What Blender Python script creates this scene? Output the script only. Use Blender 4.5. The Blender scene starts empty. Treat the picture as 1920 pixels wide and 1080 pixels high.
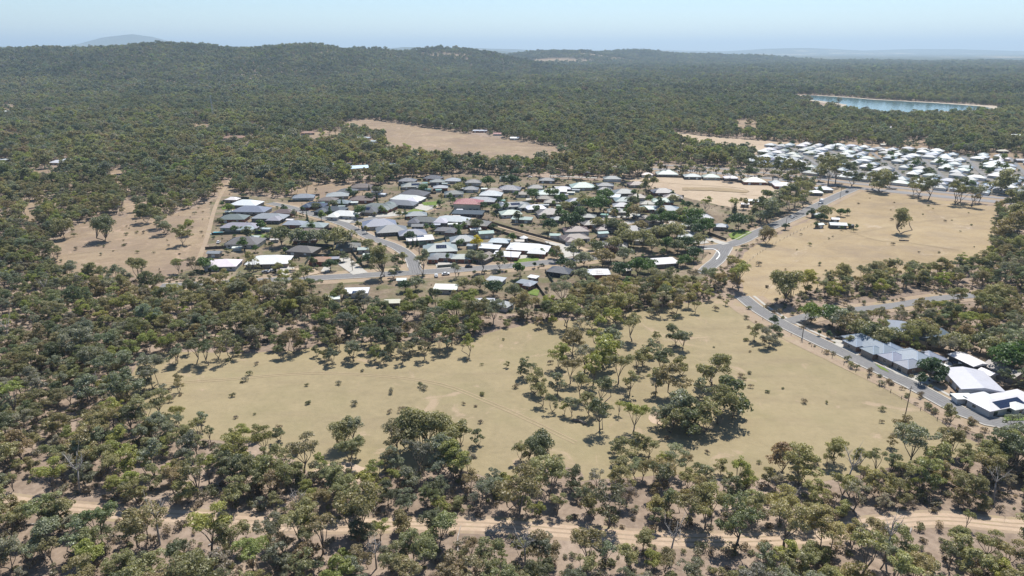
import bpy, bmesh, math, random
import numpy as np
from mathutils import Vector, Matrix

# ------------------------------------------------------------------ camera, world, sun, exposure
SC = bpy.context.scene
CAM_H = 120.0
FPX = 1280.0                      # focal length in pixels of the 1920 x 1080 photograph (24 mm equivalent)
PITCH = math.atan((540 - 94) / FPX)
cam_d = bpy.data.cameras.new('camera'); cam_d.sensor_width = 36; cam_d.lens = 36 * FPX / 1920
cam_d.clip_start = 1; cam_d.clip_end = 120000
cam = bpy.data.objects.new('camera', cam_d); SC.collection.objects.link(cam)
cam.location = (0, 0, CAM_H); cam.rotation_euler = (math.pi / 2 - PITCH, 0, 0)
SC.camera = cam
SUN_EL, SUN_AZ = math.radians(61), math.radians(22)     # sun ahead of the camera, a little to the right
W = bpy.data.worlds.new('World'); SC.world = W; W.use_nodes = True
wn = W.node_tree; wn.nodes.clear()
wo = wn.nodes.new('ShaderNodeOutputWorld'); wb = wn.nodes.new('ShaderNodeBackground'); ws = wn.nodes.new('ShaderNodeTexSky')
ws.sky_type = 'NISHITA'; ws.sun_disc = False; ws.sun_elevation = SUN_EL; ws.sun_rotation = SUN_AZ
ws.altitude = 250; ws.air_density = 1.0; ws.dust_density = 0.05; ws.ozone_density = 4.5
wb.inputs['Strength'].default_value = 0.094
wn.links.new(ws.outputs[0], wb.inputs[0]); wn.links.new(wb.outputs[0], wo.inputs[0])
sun_d = bpy.data.lights.new('sun', 'SUN'); sun_d.energy = 4.8; sun_d.angle = math.radians(0.53); sun_d.color = (1.0, 0.955, 0.88)
sun = bpy.data.objects.new('sun', sun_d); SC.collection.objects.link(sun)
sdir = Vector((math.sin(SUN_AZ) * math.cos(SUN_EL), math.cos(SUN_AZ) * math.cos(SUN_EL), math.sin(SUN_EL)))
sun.rotation_euler = (-sdir).to_track_quat('-Z', 'Y').to_euler(); sun.location = (0, 0, 600)
vs = SC.view_settings; vs.view_transform = 'Standard'; vs.look = 'None'; vs.exposure = 0.55; vs.gamma = 1; vs.use_curve_mapping = False
HAZE_DENSITY = 6.6e-5
cy = SC.cycles
cy.max_bounces = 6; cy.diffuse_bounces = 2; cy.glossy_bounces = 2; cy.transmission_bounces = 3; cy.transparent_max_bounces = 8; cy.volume_bounces = 0
cy.use_denoising = True; cy.sample_clamp_indirect = 6

# ------------------------------------------------------------------ helpers
COL = SC.collection
rng = np.random.default_rng(11)
SP, CP = math.sin(PITCH), math.cos(PITCH)

def P(px, py, z=0.0):
    """survey: where the line of sight through a photo point meets the level z"""
    a = (px - 960) / FPX; b = -(py - 540) / FPX
    d = (a, CP + b * SP, -SP + b * CP)
    t = (z - CAM_H) / d[2]
    return (d[0] * t, d[1] * t)

def to_px(X, Y, Z=0.0):
    X = np.asarray(X, float); Y = np.asarray(Y, float); Z = np.asarray(Z, float) - CAM_H
    dep = Y * CP - Z * SP; up = Y * SP + Z * CP
    return 960 + FPX * X / dep, 540 - FPX * up / dep, dep

def ppm(px, py):
    """photo pixels per metre at a ground point"""
    x, y = P(px, py); return FPX / (y * CP + CAM_H * SP)

def tag(o, label=None, cat=None, group=None, kind=None):
    if label: o['label'] = label
    if cat: o['category'] = cat
    if group: o['group'] = group
    if kind: o['kind'] = kind
    return o

def empty(name, loc, rz=0.0):
    o = bpy.data.objects.new(name, None); COL.objects.link(o); o.location = loc; o.rotation_euler = (0, 0, rz); o.empty_display_size = 0.5
    return o

def obj(name, me, parent=None, loc=(0, 0, 0), rot=(0, 0, 0), scl=(1, 1, 1), col=None):
    o = bpy.data.objects.new(name, me); COL.objects.link(o)
    o.parent = parent; o.location = loc; o.rotation_euler = rot; o.scale = scl
    if col: o.color = (*col[:3], 1)
    return o

def mesh(name, v, f, mat=None, smooth=False):
    me = bpy.data.meshes.new(name); me.from_pydata([tuple(x) for x in v], [], f); me.update()
    if mat: me.materials.append(mat)
    if smooth: me.polygons.foreach_set('use_smooth', [True] * len(me.polygons))
    return me

class MB:
    def __init__(s): s.v = []; s.f = []
    def box(s, x0, x1, y0, y1, z0, z1):
        n = len(s.v)
        s.v += [(x0, y0, z0), (x1, y0, z0), (x1, y1, z0), (x0, y1, z0), (x0, y0, z1), (x1, y0, z1), (x1, y1, z1), (x0, y1, z1)]
        s.f += [tuple(n + i for i in q) for q in ((0, 3, 2, 1), (4, 5, 6, 7), (0, 1, 5, 4), (1, 2, 6, 5), (2, 3, 7, 6), (3, 0, 4, 7))]
        return s
    def tube(s, pts, rad, n=6, cap=True):
        pts = [Vector(p) for p in pts]; base = len(s.v)
        for i, p in enumerate(pts):
            d = (pts[min(i + 1, len(pts) - 1)] - pts[max(i - 1, 0)]).normalized()
            a = d.orthogonal().normalized(); b = d.cross(a)
            r = rad[i] if hasattr(rad, '__len__') else rad
            for k in range(n):
                t = 2 * math.pi * k / n
                s.v.append(tuple(p + a * (r * math.cos(t)) + b * (r * math.sin(t))))
        for i in range(len(pts) - 1):
            for k in range(n):
                q = base + i * n
                s.f.append((q + k, q + (k + 1) % n, q + n + (k + 1) % n, q + n + k))
        if cap:
            s.f.append(tuple(base + (len(pts) - 1) * n + k for k in range(n)))
        return s
    def prism(s, prof, x0, x1, axis='x'):
        n = len(s.v); m = len(prof)
        for x in (x0, x1):
            for (a, b) in prof: s.v.append((x, a, b) if axis == 'x' else (a, x, b))
        s.f.append(tuple(range(n, n + m))); s.f.append(tuple(range(n + 2 * m - 1, n + m - 1, -1)))
        for i in range(m):
            j = (i + 1) % m; s.f.append((n + j, n + i, n + m + i, n + m + j))
        return s
    def mesh(s, name, mat, smooth=False): return mesh(name, s.v, s.f, mat, smooth)

def inpoly(X, Y, poly):
    X = np.asarray(X); Y = np.asarray(Y); r = np.zeros(X.shape, bool); n = len(poly); j = n - 1
    for i in range(n):
        xi, yi = poly[i]; xj, yj = poly[j]
        if yi != yj:
            c = ((yi > Y) != (yj > Y)) & (X < (xj - xi) * (Y - yi) / (yj - yi) + xi); r ^= c
        j = i
    return r

def dist_line(X, Y, pts):
    X = np.asarray(X, float); Y = np.asarray(Y, float); best = np.full(X.shape, 1e9)
    for (ax, ay), (bx, by) in zip(pts[:-1], pts[1:]):
        dx, dy = bx - ax, by - ay; L = dx * dx + dy * dy + 1e-9
        t = np.clip(((X - ax) * dx + (Y - ay) * dy) / L, 0, 1)
        best = np.minimum(best, np.hypot(X - ax - t * dx, Y - ay - t * dy))
    return best

def spline(pts, step=6.0):
    pts = [np.array(p, float) for p in pts]
    if len(pts) == 2:
        n = max(2, int(np.linalg.norm(pts[1] - pts[0]) / step)); return [tuple(pts[0] + (pts[1] - pts[0]) * t) for t in np.linspace(0, 1, n + 1)]
    q = [2 * pts[0] - pts[1]] + pts + [2 * pts[-1] - pts[-2]]; out = []
    for i in range(1, len(q) - 2):
        n = max(1, int(np.linalg.norm(q[i + 1] - q[i]) / step))
        for k in range(n):
            t = k / n
            out.append(tuple(0.5 * (2 * q[i] + (q[i + 1] - q[i - 1]) * t + (2 * q[i - 1] - 5 * q[i] + 4 * q[i + 1] - q[i + 2]) * t * t + (3 * q[i] - q[i - 1] - 3 * q[i + 1] + q[i + 2]) * t ** 3)))
    out.append(tuple(pts[-1])); return out

ORD = 'first second third fourth fifth sixth seventh eighth ninth tenth eleventh twelfth thirteenth fourteenth fifteenth sixteenth seventeenth eighteenth nineteenth twentieth'.split()
TENS = {20: 'twenty', 30: 'thirty', 40: 'forty', 50: 'fifty', 60: 'sixty', 70: 'seventy', 80: 'eighty', 90: 'ninety'}
def nth(i):
    if i < 20: return ORD[i]
    if i >= 99: return 'hundredth' if i == 99 else 'hundred-and-' + nth(i - 100)
    n = i + 1; t, u = n // 10 * 10, n % 10
    return TENS[t][:-1] + 'ieth' if u == 0 else TENS[t] + '-' + ORD[u - 1]

# ------------------------------------------------------------------ materials
def newmat(name, rough=0.8, spec=0.25):
    m = bpy.data.materials.new(name); m.use_nodes = True; nt = m.node_tree
    b = nt.nodes['Principled BSDF']; b.inputs['Roughness'].default_value = rough; b.inputs['Specular IOR Level'].default_value = spec
    return m, nt, b

def N(nt, t, **kw):
    n = nt.nodes.new(t)
    for k, v in kw.items(): setattr(n, k, v)
    return n

def coords(nt):
    g = N(nt, 'ShaderNodeNewGeometry'); return g.outputs['Position']

def noise(nt, vec, scale, detail=4, rough=0.6, dist=0.0):
    n = N(nt, 'ShaderNodeTexNoise'); n.inputs['Scale'].default_value = scale; n.inputs['Detail'].default_value = detail
    n.inputs['Roughness'].default_value = rough; n.inputs['Distortion'].default_value = dist
    nt.links.new(vec, n.inputs['Vector']); return n.outputs['Fac']

def ramp(nt, fac, stops):
    r = N(nt, 'ShaderNodeValToRGB'); e = r.color_ramp.elements
    while len(e) < len(stops): e.new(0.5)
    for el, (p, c) in zip(e, stops): el.position = p; el.color = (*c, 1) if len(c) == 3 else c
    nt.links.new(fac, r.inputs[0]); return r.outputs[0]

def mixc(nt, fac, a, b, mode='MIX'):
    m = N(nt, 'ShaderNodeMix', data_type='RGBA', blend_type=mode)
    for s, v in ((0, fac), (6, a), (7, b)):
        if hasattr(v, 'is_output') or isinstance(v, bpy.types.NodeSocket): nt.links.new(v, m.inputs[s])
        else: m.inputs[s].default_value = v if s == 0 else (*v, 1)
    return m.outputs[2]

def mathn(nt, op, a, b=None, c=None, clamp=False):
    m = N(nt, 'ShaderNodeMath', operation=op, use_clamp=clamp)
    for i, v in enumerate((a, b, c)):
        if v is None: continue
        if isinstance(v, bpy.types.NodeSocket): nt.links.new(v, m.inputs[i])
        else: m.inputs[i].default_value = v
    return m.outputs[0]

def bump(nt, b, h, strength=0.3, dist=0.1):
    n = N(nt, 'ShaderNodeBump'); n.inputs['Strength'].default_value = strength; n.inputs['Distance'].default_value = dist
    nt.links.new(h, n.inputs['Height']); nt.links.new(n.outputs[0], b.inputs['Normal'])

def soil(name, stops, big=0.012, fine=0.35, patch=None, amt=0.5, streak=None, bald=None):
    """ground made of large blotches, finer mottling and an optional second cover in patches"""
    m, nt, b = newmat(name, 0.95, 0.1); p = coords(nt)
    n1 = noise(nt, p, big, 6, 0.62); n2 = noise(nt, p, fine, 5, 0.7)
    n3 = noise(nt, p, big * 9, 5, 0.65, 0.6)
    f = mathn(nt, 'ADD', mathn(nt, 'MULTIPLY', n1, 0.42), mathn(nt, 'ADD', mathn(nt, 'MULTIPLY', n2, 0.26), mathn(nt, 'MULTIPLY', n3, 0.32)))
    c = ramp(nt, f, stops)
    if patch:
        pf = ramp(nt, noise(nt, p, patch[0], 5, 0.6), [(patch[1], (0, 0, 0)), (patch[2], (1, 1, 1))])
        c = mixc(nt, mathn(nt, 'MULTIPLY', pf, amt), c, patch[3])
    if streak:
        mp = N(nt, 'ShaderNodeMapping'); mp.inputs['Rotation'].default_value = (0, 0, streak[0]); mp.inputs['Scale'].default_value = (streak[1], streak[2], 1)
        nt.links.new(p, mp.inputs['Vector'])
        sf = ramp(nt, noise(nt, mp.outputs[0], 1.0, 4, 0.6), [(0.5, (0, 0, 0)), (0.72, (1, 1, 1))])
        c = mixc(nt, mathn(nt, 'MULTIPLY', sf, streak[4]), c, streak[3])
    if bald:
        bf = ramp(nt, noise(nt, p, bald[0], 6, 0.7, 1.0), [(bald[1], (0, 0, 0)), (bald[1] + .07, (1, 1, 1))])
        c = mixc(nt, mathn(nt, 'MULTIPLY', bf, bald[3]), c, bald[2])
    nt.links.new(c, b.inputs['Base Color']); bump(nt, b, n2, 0.5, 0.3)
    return m

M = {}
# forest floor near, closed gum canopy seen from afar, pale farm paddocks on far hills
m, nt, b = newmat('bush_ground', 0.95, 0.1); p = coords(nt)
n1 = noise(nt, p, 0.02, 6, 0.65); n2 = noise(nt, p, 0.4, 5, 0.7)
litter = ramp(nt, mathn(nt, 'ADD', mathn(nt, 'MULTIPLY', n1, 0.55), mathn(nt, 'MULTIPLY', n2, 0.45)),
              [(0.3, (0.125, 0.094, 0.072)), (0.47, (0.225, 0.172, 0.132)), (0.6, (0.325, 0.252, 0.195)), (0.75, (0.43, 0.345, 0.27))])
canopy = ramp(nt, noise(nt, p, 0.013, 8, 0.75), [(0.3, (0.022, 0.03, 0.018)), (0.5, (0.05, 0.058, 0.032)), (0.7, (0.085, 0.09, 0.05))])
farm = ramp(nt, noise(nt, p, 0.00035, 5, 0.6), [(0.58, (0, 0, 0)), (0.62, (1, 1, 1))])
canopy = mixc(nt, farm, canopy, (0.42, 0.33, 0.22))
sx = N(nt, 'ShaderNodeSeparateXYZ'); nt.links.new(p, sx.inputs[0])
far = N(nt, 'ShaderNodeMapRange'); far.inputs[1].default_value = 5200; far.inputs[2].default_value = 7000; nt.links.new(sx.outputs[1], far.inputs[0])
nt.links.new(mixc(nt, far.outputs[0], litter, canopy), b.inputs['Base Color']); bump(nt, b, n2, 0.5, 0.3); M['bush'] = m
M['straw'] = soil('straw_paddock', [(0.33, (0.205, 0.152, 0.093)), (0.5, (0.305, 0.233, 0.140)), (0.66, (0.373, 0.295, 0.186))], 0.01, 0.5, (0.03, 0.5, 0.7, (0.223, 0.174, 0.130)), 0.5, (0.5, 0.012, 0.10, (0.223, 0.174, 0.130), 0.45), bald=(0.04, 0.6, (0.40, 0.32, 0.24), 0.6))
M['dry'] = soil('dry_paddock', [(0.33, (0.166, 0.121, 0.083)), (0.5, (0.256, 0.192, 0.128)), (0.66, (0.333, 0.262, 0.173))], 0.012, 0.5, (0.022, 0.48, 0.68, (0.192, 0.144, 0.115)), 0.6, (-0.1, 0.015, 0.09, (0.173, 0.128, 0.102), 0.4), bald=(0.05, 0.56, (0.36, 0.26, 0.19), 0.7))
M['plot'] = soil('plot_grass', [(0.3, (0.186, 0.155, 0.093)), (0.5, (0.267, 0.218, 0.130)), (0.68, (0.329, 0.267, 0.161))], 0.015, 0.45, (0.03, 0.5, 0.72, (0.186, 0.168, 0.087)), 0.5, (0.15, 0.02, 0.12, (0.205, 0.161, 0.106), 0.4), bald=(0.045, 0.58, (0.36, 0.27, 0.19), 0.7))
M['bare'] = soil('bare_earth', [(0.3, (0.292, 0.218, 0.152)), (0.5, (0.384, 0.302, 0.216)), (0.7, (0.451, 0.365, 0.272))], 0.012, 0.3, (0.05, 0.55, 0.7, (0.265, 0.206, 0.159)), 0.4)
M['sand'] = soil('sandy_track', [(0.3, (0.313, 0.228, 0.160)), (0.5, (0.408, 0.309, 0.224)), (0.7, (0.476, 0.381, 0.292))], 0.05, 0.8)
M['yards'] = soil('yards', [(0.3, (0.097, 0.073, 0.051)), (0.45, (0.159, 0.122, 0.087)), (0.56, (0.226, 0.181, 0.128)), (0.7, (0.319, 0.262, 0.194))], 0.035, 0.5, (0.06, 0.48, 0.6, (0.093, 0.107, 0.041)), 0.6)
M['estate'] = soil('estate_ground', [(0.3, (0.149, 0.126, 0.108)), (0.5, (0.207, 0.189, 0.167)), (0.7, (0.261, 0.243, 0.216))], 0.05, 0.5, (0.08, 0.5, 0.6, (0.063, 0.076, 0.036)), 0.5)
M['lawn'] = soil('lawn_grass', [(0.3, (0.07, 0.12, 0.03)), (0.5, (0.13, 0.18, 0.045)), (0.7, (0.24, 0.25, 0.09))], 0.08, 1.2)
M['verge'] = soil('verge_soil', [(0.3, (0.230, 0.166, 0.115)), (0.5, (0.301, 0.230, 0.166)), (0.7, (0.365, 0.294, 0.211))], 0.06, 0.8, (0.1, 0.5, 0.65, (0.288, 0.237, 0.128)), 0.6)
M['worn'] = soil('worn_grass', [(0.3, (0.25, 0.19, 0.125)), (0.5, (0.33, 0.255, 0.165)), (0.7, (0.40, 0.31, 0.2))], 0.06, 0.8)
M['shore'] = soil('lake_shore', [(0.3, (0.313, 0.258, 0.197)), (0.6, (0.422, 0.360, 0.286))], 0.02, 0.3)
M['asphalt'] = soil('asphalt', [(0.3, (0.146, 0.142, 0.140)), (0.5, (0.194, 0.189, 0.185)), (0.7, (0.241, 0.233, 0.225))], 0.06, 1.5)
M['seal_worn'] = soil('worn_seal', [(0.3, (0.114, 0.111, 0.112)), (0.5, (0.167, 0.163, 0.162)), (0.7, (0.234, 0.226, 0.220))], 0.05, 0.9)
M['highway'] = soil('highway_seal', [(0.3, (0.188, 0.179, 0.176)), (0.7, (0.265, 0.253, 0.247))], 0.05, 0.8)
M['concrete'] = soil('concrete', [(0.3, (0.348, 0.327, 0.293)), (0.7, (0.460, 0.439, 0.397))], 0.15, 1.5)
m, nt, b = newmat('white_line', 0.7); b.inputs['Base Color'].default_value = (0.75, 0.75, 0.72, 1); M['line'] = m
m, nt, b = newmat('lake_water', 0.12, 0.5); p = coords(nt)
b.inputs['Base Color'].default_value = (0.085, 0.16, 0.185, 1); bump(nt, b, noise(nt, p, 0.8, 4), 0.25, 0.2); M['water'] = m
m, nt, b = newmat('pool_water', 0.08, 0.5); p = coords(nt); b.inputs['Base Color'].default_value = (0.10, 0.48, 0.55, 1); bump(nt, b, noise(nt, p, 3), 0.1, 0.05); M['pool'] = m

def painted(name, rough, spec, var=0.25, metal=0.0, ribs=0.0):
    m, nt, b = newmat(name, rough, spec); b.inputs['Metallic'].default_value = metal
    oi = N(nt, 'ShaderNodeObjectInfo'); p = coords(nt)
    v = noise(nt, p, 0.5, 4, 0.6); w = noise(nt, p, 3.0, 3, 0.6)
    k = mathn(nt, 'ADD', mathn(nt, 'MULTIPLY', v, var), mathn(nt, 'ADD', mathn(nt, 'MULTIPLY', w, var * 0.5), 1 - var * 0.75))
    cmb = N(nt, 'ShaderNodeCombineColor'); [nt.links.new(k, cmb.inputs[i]) for i in range(3)]
    nt.links.new(mixc(nt, 1.0, oi.outputs['Color'], cmb.outputs[0], 'MULTIPLY'), b.inputs['Base Color'])
    if ribs:
        tc = N(nt, 'ShaderNodeTexCoord'); wv = N(nt, 'ShaderNodeTexWave'); wv.inputs['Scale'].default_value = ribs
        nt.links.new(tc.outputs['Object'], wv.inputs['Vector']); bump(nt, b, wv.outputs['Fac'], 0.35, 0.05)
    return m
M['roof'] = painted('roof_sheet', 0.45, 0.3, 0.3, 0, 1.2)
M['wall'] = painted('house_wall', 0.85, 0.2, 0.2)
M['paint'] = painted('painted_metal', 0.35, 0.5, 0.06)
M['fence'] = painted('fence_steel', 0.6, 0.3, 0.25)
m, nt, b = newmat('brick_wall', 0.9, 0.15); tc = N(nt, 'ShaderNodeTexCoord')
br = N(nt, 'ShaderNodeTexBrick'); br.inputs['Scale'].default_value = 4.0
for i, c in ((1, (0.26, 0.10, 0.065)), (2, (0.20, 0.085, 0.06)), (3, (0.30, 0.25, 0.21))): br.inputs[i].default_value = (*c, 1)
nt.links.new(tc.outputs['Object'], br.inputs['Vector']); nt.links.new(br.outputs['Color'], b.inputs['Base Color']); M['brick'] = m
m, nt, b = newmat('window_glass', 0.08, 0.6); b.inputs['Base Color'].default_value = (0.03, 0.04, 0.05, 1); M['glass'] = m
m, nt, b = newmat('solar_cell', 0.12, 0.6); b.inputs['Base Color'].default_value = (0.012, 0.018, 0.045, 1); M['solar'] = m
m, nt, b = newmat('tyre_rubber', 0.85); b.inputs['Base Color'].default_value = (0.02, 0.02, 0.02, 1); M['rubber'] = m
m, nt, b = newmat('lamp_lens', 0.15, 0.6); b.inputs['Base Color'].default_value = (0.7, 0.7, 0.68, 1); M['lens'] = m
m, nt, b = newmat('pole_timber', 0.9, 0.1); p = coords(nt); nt.links.new(ramp(nt, noise(nt, p, 4), [(0.3, (0.10, 0.085, 0.07)), (0.7, (0.20, 0.17, 0.14))]), b.inputs['Base Color']); M['timber'] = m
m, nt, b = newmat('galvanised_steel', 0.5, 0.4); b.inputs['Base Color'].default_value = (0.42, 0.44, 0.46, 1); b.inputs['Metallic'].default_value = 0.4; M['steel'] = m
m, nt, b = newmat('gum_bark', 0.9, 0.1); tc = N(nt, 'ShaderNodeTexCoord')
nt.links.new(ramp(nt, noise(nt, tc.outputs['Object'], 1.2, 5), [(0.3, (0.075, 0.06, 0.05)), (0.5, (0.19, 0.16, 0.135)), (0.7, (0.38, 0.34, 0.295))]), b.inputs['Base Color']); M['bark'] = m

# leaves: the colour of each tree is its own 'tint'; light passes through them
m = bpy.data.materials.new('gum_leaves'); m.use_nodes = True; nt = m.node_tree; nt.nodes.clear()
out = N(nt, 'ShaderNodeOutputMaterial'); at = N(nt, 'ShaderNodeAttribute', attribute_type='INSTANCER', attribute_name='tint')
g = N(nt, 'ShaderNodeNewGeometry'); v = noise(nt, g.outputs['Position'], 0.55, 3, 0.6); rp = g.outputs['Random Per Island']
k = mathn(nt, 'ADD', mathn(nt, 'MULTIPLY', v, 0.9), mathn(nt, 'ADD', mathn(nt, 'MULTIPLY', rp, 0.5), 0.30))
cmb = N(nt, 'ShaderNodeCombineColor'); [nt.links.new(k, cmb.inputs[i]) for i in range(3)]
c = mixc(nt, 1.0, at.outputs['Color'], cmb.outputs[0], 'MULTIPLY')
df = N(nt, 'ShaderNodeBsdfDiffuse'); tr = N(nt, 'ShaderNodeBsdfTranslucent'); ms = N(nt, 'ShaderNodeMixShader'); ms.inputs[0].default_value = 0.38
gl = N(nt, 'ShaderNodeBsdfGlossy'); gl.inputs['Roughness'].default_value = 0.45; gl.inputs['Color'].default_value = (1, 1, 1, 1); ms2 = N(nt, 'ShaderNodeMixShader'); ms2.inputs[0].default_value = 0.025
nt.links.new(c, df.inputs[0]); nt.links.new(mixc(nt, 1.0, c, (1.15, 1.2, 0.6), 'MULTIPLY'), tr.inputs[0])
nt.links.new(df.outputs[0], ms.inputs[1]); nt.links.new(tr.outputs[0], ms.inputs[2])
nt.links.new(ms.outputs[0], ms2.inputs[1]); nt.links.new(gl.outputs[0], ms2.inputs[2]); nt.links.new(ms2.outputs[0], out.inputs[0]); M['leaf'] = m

# ------------------------------------------------------------------ terrain
HILLS = [(-1000, 3450, 138, 420, 620), (-1560, 3300, 132, 460, 620), (-1290, 3350, 95, 600, 620), (-2000, 3250, 118, 900, 700), (-2750, 3300, 125, 700, 800), (-3700, 3600, 140, 900, 800), (-400, 4300, 118, 480, 500), (-740, 3900, 112, 380, 450),
         (420, 6300, 100, 700, 600), (1150, 7000, 104, 700, 600), (2000, 7600, 80, 900, 700),
         (-10500, 20000, 540, 1500, 1500), (-9500, 19000, 260, 5200, 2000), (-15500, 19000, 300, 3500, 2000), (-2300, 20500, 190, 4500, 1800), (-2100, 15000, 190, 700, 900), (-600, 14500, 130, 900, 900),
         (9500, 24000, 190, 2600, 2000), (14500, 25000, 160, 3500, 2000), (4500, 26000, 130, 4000, 2000)]
def height(X, Y):
    X = np.asarray(X, float); Y = np.asarray(Y, float); h = np.zeros(np.broadcast(X, Y).shape)
    for (cx, cyy, a, sx_, sy_) in HILLS:
        h = 18 * np.log(np.exp(h / 18) + np.exp(a * np.exp(-((X - cx) / sx_) ** 2 - ((Y - cyy) / sy_) ** 2) / 18) - 1)
    rough = 5 * np.sin(X * 0.006 + 1.3) * np.sin(Y * 0.005) + 3 * np.sin(X * 0.013) * np.sin(Y * 0.011 + 2)
    t = np.clip((np.hypot(X, Y) - 2050) / 900, 0, 1); t = t * t * (3 - 2 * t)
    return (h + rough) * t

def grade(lims):
    out = []
    for a, b_, s in lims: out += list(np.arange(a, b_, s))
    return np.array(out + [lims[-1][1]])
gx = grade([(-60000, -16000, 4000), (-16000, -5000, 550), (-5000, 3500, 75), (3500, 16000, 700), (16000, 60000, 4000)])
gy = grade([(-3000, 1800, 600), (1800, 8600, 75), (8600, 30000, 480), (30000, 70000, 4000)])
GX, GY = np.meshgrid(gx, gy); GZ = height(GX, GY)
nx, ny = len(gx), len(gy)
idx = np.arange(nx * ny).reshape(ny, nx)
quads = np.stack([idx[:-1, :-1], idx[:-1, 1:], idx[1:, 1:], idx[1:, :-1]], -1).reshape(-1, 4)
me = bpy.data.meshes.new('ground'); me.from_pydata(np.stack([GX, GY, GZ], -1).reshape(-1, 3).tolist(), [], quads.tolist()); me.materials.append(M['bush'])
me.polygons.foreach_set('use_smooth', [True] * len(me.polygons))
tag(obj('ground', me), kind='structure')

LEVEL = [0.02]
def sheet(name, pts, mat, kind='structure', soft=0.0, parent=None):
    """a level sheet of ground cover; its edge wanders a little"""
    LEVEL[0] += 0.0025; z = LEVEL[0]
    pts = [tuple(p_) for p_ in pts]
    if soft:
        fine = []
        for (ax, ay), (bx, by) in zip(pts, pts[1:] + pts[:1]):
            n = max(1, int(math.hypot(bx - ax, by - ay) / (soft * 2.5)))
            for k in range(n):
                t = k / n; fine.append((ax + (bx - ax) * t + rng.normal(0, soft * 0.5), ay + (by - ay) * t + rng.normal(0, soft * 0.5)))
        pts = fine
    bm = bmesh.new(); f = bm.faces.new([bm.verts.new((x, y, z)) for x, y in pts]); bmesh.ops.triangulate(bm, faces=[f])
    for f in bm.faces:
        if f.normal.z < 0: f.normal_flip()
    me = bpy.data.meshes.new(name); bm.to_mesh(me); bm.free(); me.materials.append(mat)
    o = obj(name, me, parent)
    if not parent: tag(o, kind=kind)
    return o
def PP(l): return [P(*q) for q in l]

PLOT = [(225, 715), (290, 658), (430, 662), (560, 655), (700, 640), (860, 640), (960, 612), (1130, 592), (1345, 560), (1420, 590), (1560, 670), (1700, 752), (1800, 808), (1850, 850), (1700, 868), (1560, 905), (1420, 905), (1250, 890), (1080, 905), (940, 905), (820, 870), (720, 885), (620, 905), (560, 870), (480, 835), (360, 822), (270, 790)]
RIGHTPAD = [(1378, 500), (1400, 470), (1455, 440), (1540, 402), (1605, 358), (1700, 367), (1870, 388), (1862, 440), (1850, 485), (1760, 505), (1640, 520), (1520, 545), (1430, 575), (1405, 580), (1395, 545)]
DEV = [(1178, 336), (1215, 330), (1300, 334), (1400, 345), (1478, 352), (1475, 365), (1440, 380), (1400, 392), (1330, 388), (1270, 372), (1215, 368), (1180, 355)]
LEFTPAD = [(95, 455), (140, 424), (200, 404), (290, 410), (330, 400), (375, 384), (412, 372), (400, 402), (390, 440), (384, 480), (345, 522), (240, 520), (110, 522)]
UPPAD = [(635, 230), (690, 224), (760, 233), (880, 252), (990, 266), (1060, 280), (1075, 294), (1000, 312), (900, 312), (800, 300), (725, 285), (720, 255), (650, 245)]
HPAD = [(1255, 246), (1330, 256), (1460, 266), (1530, 270), (1440, 292), (1340, 285), (1270, 268)]
SUBURB = [(395, 376), (430, 362), (520, 372), (700, 352), (760, 334), (880, 326), (1000, 332), (1110, 338), (1180, 338), (1250, 362), (1300, 374), (1400, 395), (1480, 362), (1540, 350), (1600, 348), (1530, 395), (1440, 440), (1340, 500), (1318, 522), (1290, 534), (1200, 545), (1060, 552), (1045, 588), (960, 590), (880, 588), (600, 580), (580, 552), (330, 552), (330, 515), (385, 485)]
ESTATE = [(1405, 300), (1440, 274), (1530, 273), (1700, 281), (1800, 290), (1990, 303), (1990, 378), (1840, 364), (1700, 350), (1600, 341), (1500, 325), (1400, 314)]
LAKE = [(1508, 178), (1560, 181), (1640, 187), (1750, 193), (1835, 199), (1862, 203), (1830, 206), (1790, 208), (1700, 211), (1640, 211), (1595, 205), (1584, 200), (1588, 196), (1560, 192), (1520, 187), (1498, 183)]
SHORE = [(1494, 177), (1560, 179.8), (1640, 185.8), (1750, 191.5), (1860, 198), (1905, 203), (1895, 207), (1840, 211), (1780, 213), (1700, 215), (1640, 215), (1560, 208), (1480, 202), (1470, 199), (1570, 200), (1576, 196), (1520, 190), (1488, 185)]
CLEAR = [[(0, 197), (30, 193), (48, 195), (40, 202), (0, 206)], [(182, 229), (205, 230), (203, 237), (184, 236)], [(360, 230), (400, 233), (395, 240), (362, 239)], [(470, 234), (498, 234), (498, 241), (470, 241)], [(570, 250), (640, 243), (640, 256), (590, 260)],
         [(0, 248), (55, 249), (52, 254), (0, 255)], [(412, 338), (436, 340), (432, 350), (408, 352)], [(60, 318), (110, 316), (105, 328), (60, 330)], [(200, 318), (255, 316), (250, 328), (205, 330)], [(1560, 262), (1660, 272), (1700, 285), (1640, 283), (1570, 272)], [(1690, 262), (1740, 262), (1735, 275), (1690, 272)], [(560, 345), (700, 345), (700, 360), (580, 370), (540, 372)],
         [(1850, 285), (1920, 290), (1920, 305), (1860, 302)], [(230, 378), (300, 370), (330, 380), (240, 392)], [(40, 385), (66, 378), (66, 425), (45, 440)], [(1380, 225), (1420, 225), (1420, 240), (1380, 240)]]
HILLBARE = [(-690, 3880, 120, 60), (-480, 4080, 170, 60), (-330, 4050, 120, 40), (330, 5700, 330, 130), (740, 6100, 260, 120), (1090, 5900, 300, 100), (2150, 6600, 420, 120)]
wPLOT, wRP, wDEV, wLP, wUP, wHP, wSUB, wEST, wLAKE, wSHORE = [PP(x) for x in (PLOT, RIGHTPAD, DEV, LEFTPAD, UPPAD, HPAD, SUBURB, ESTATE, LAKE, SHORE)]
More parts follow.
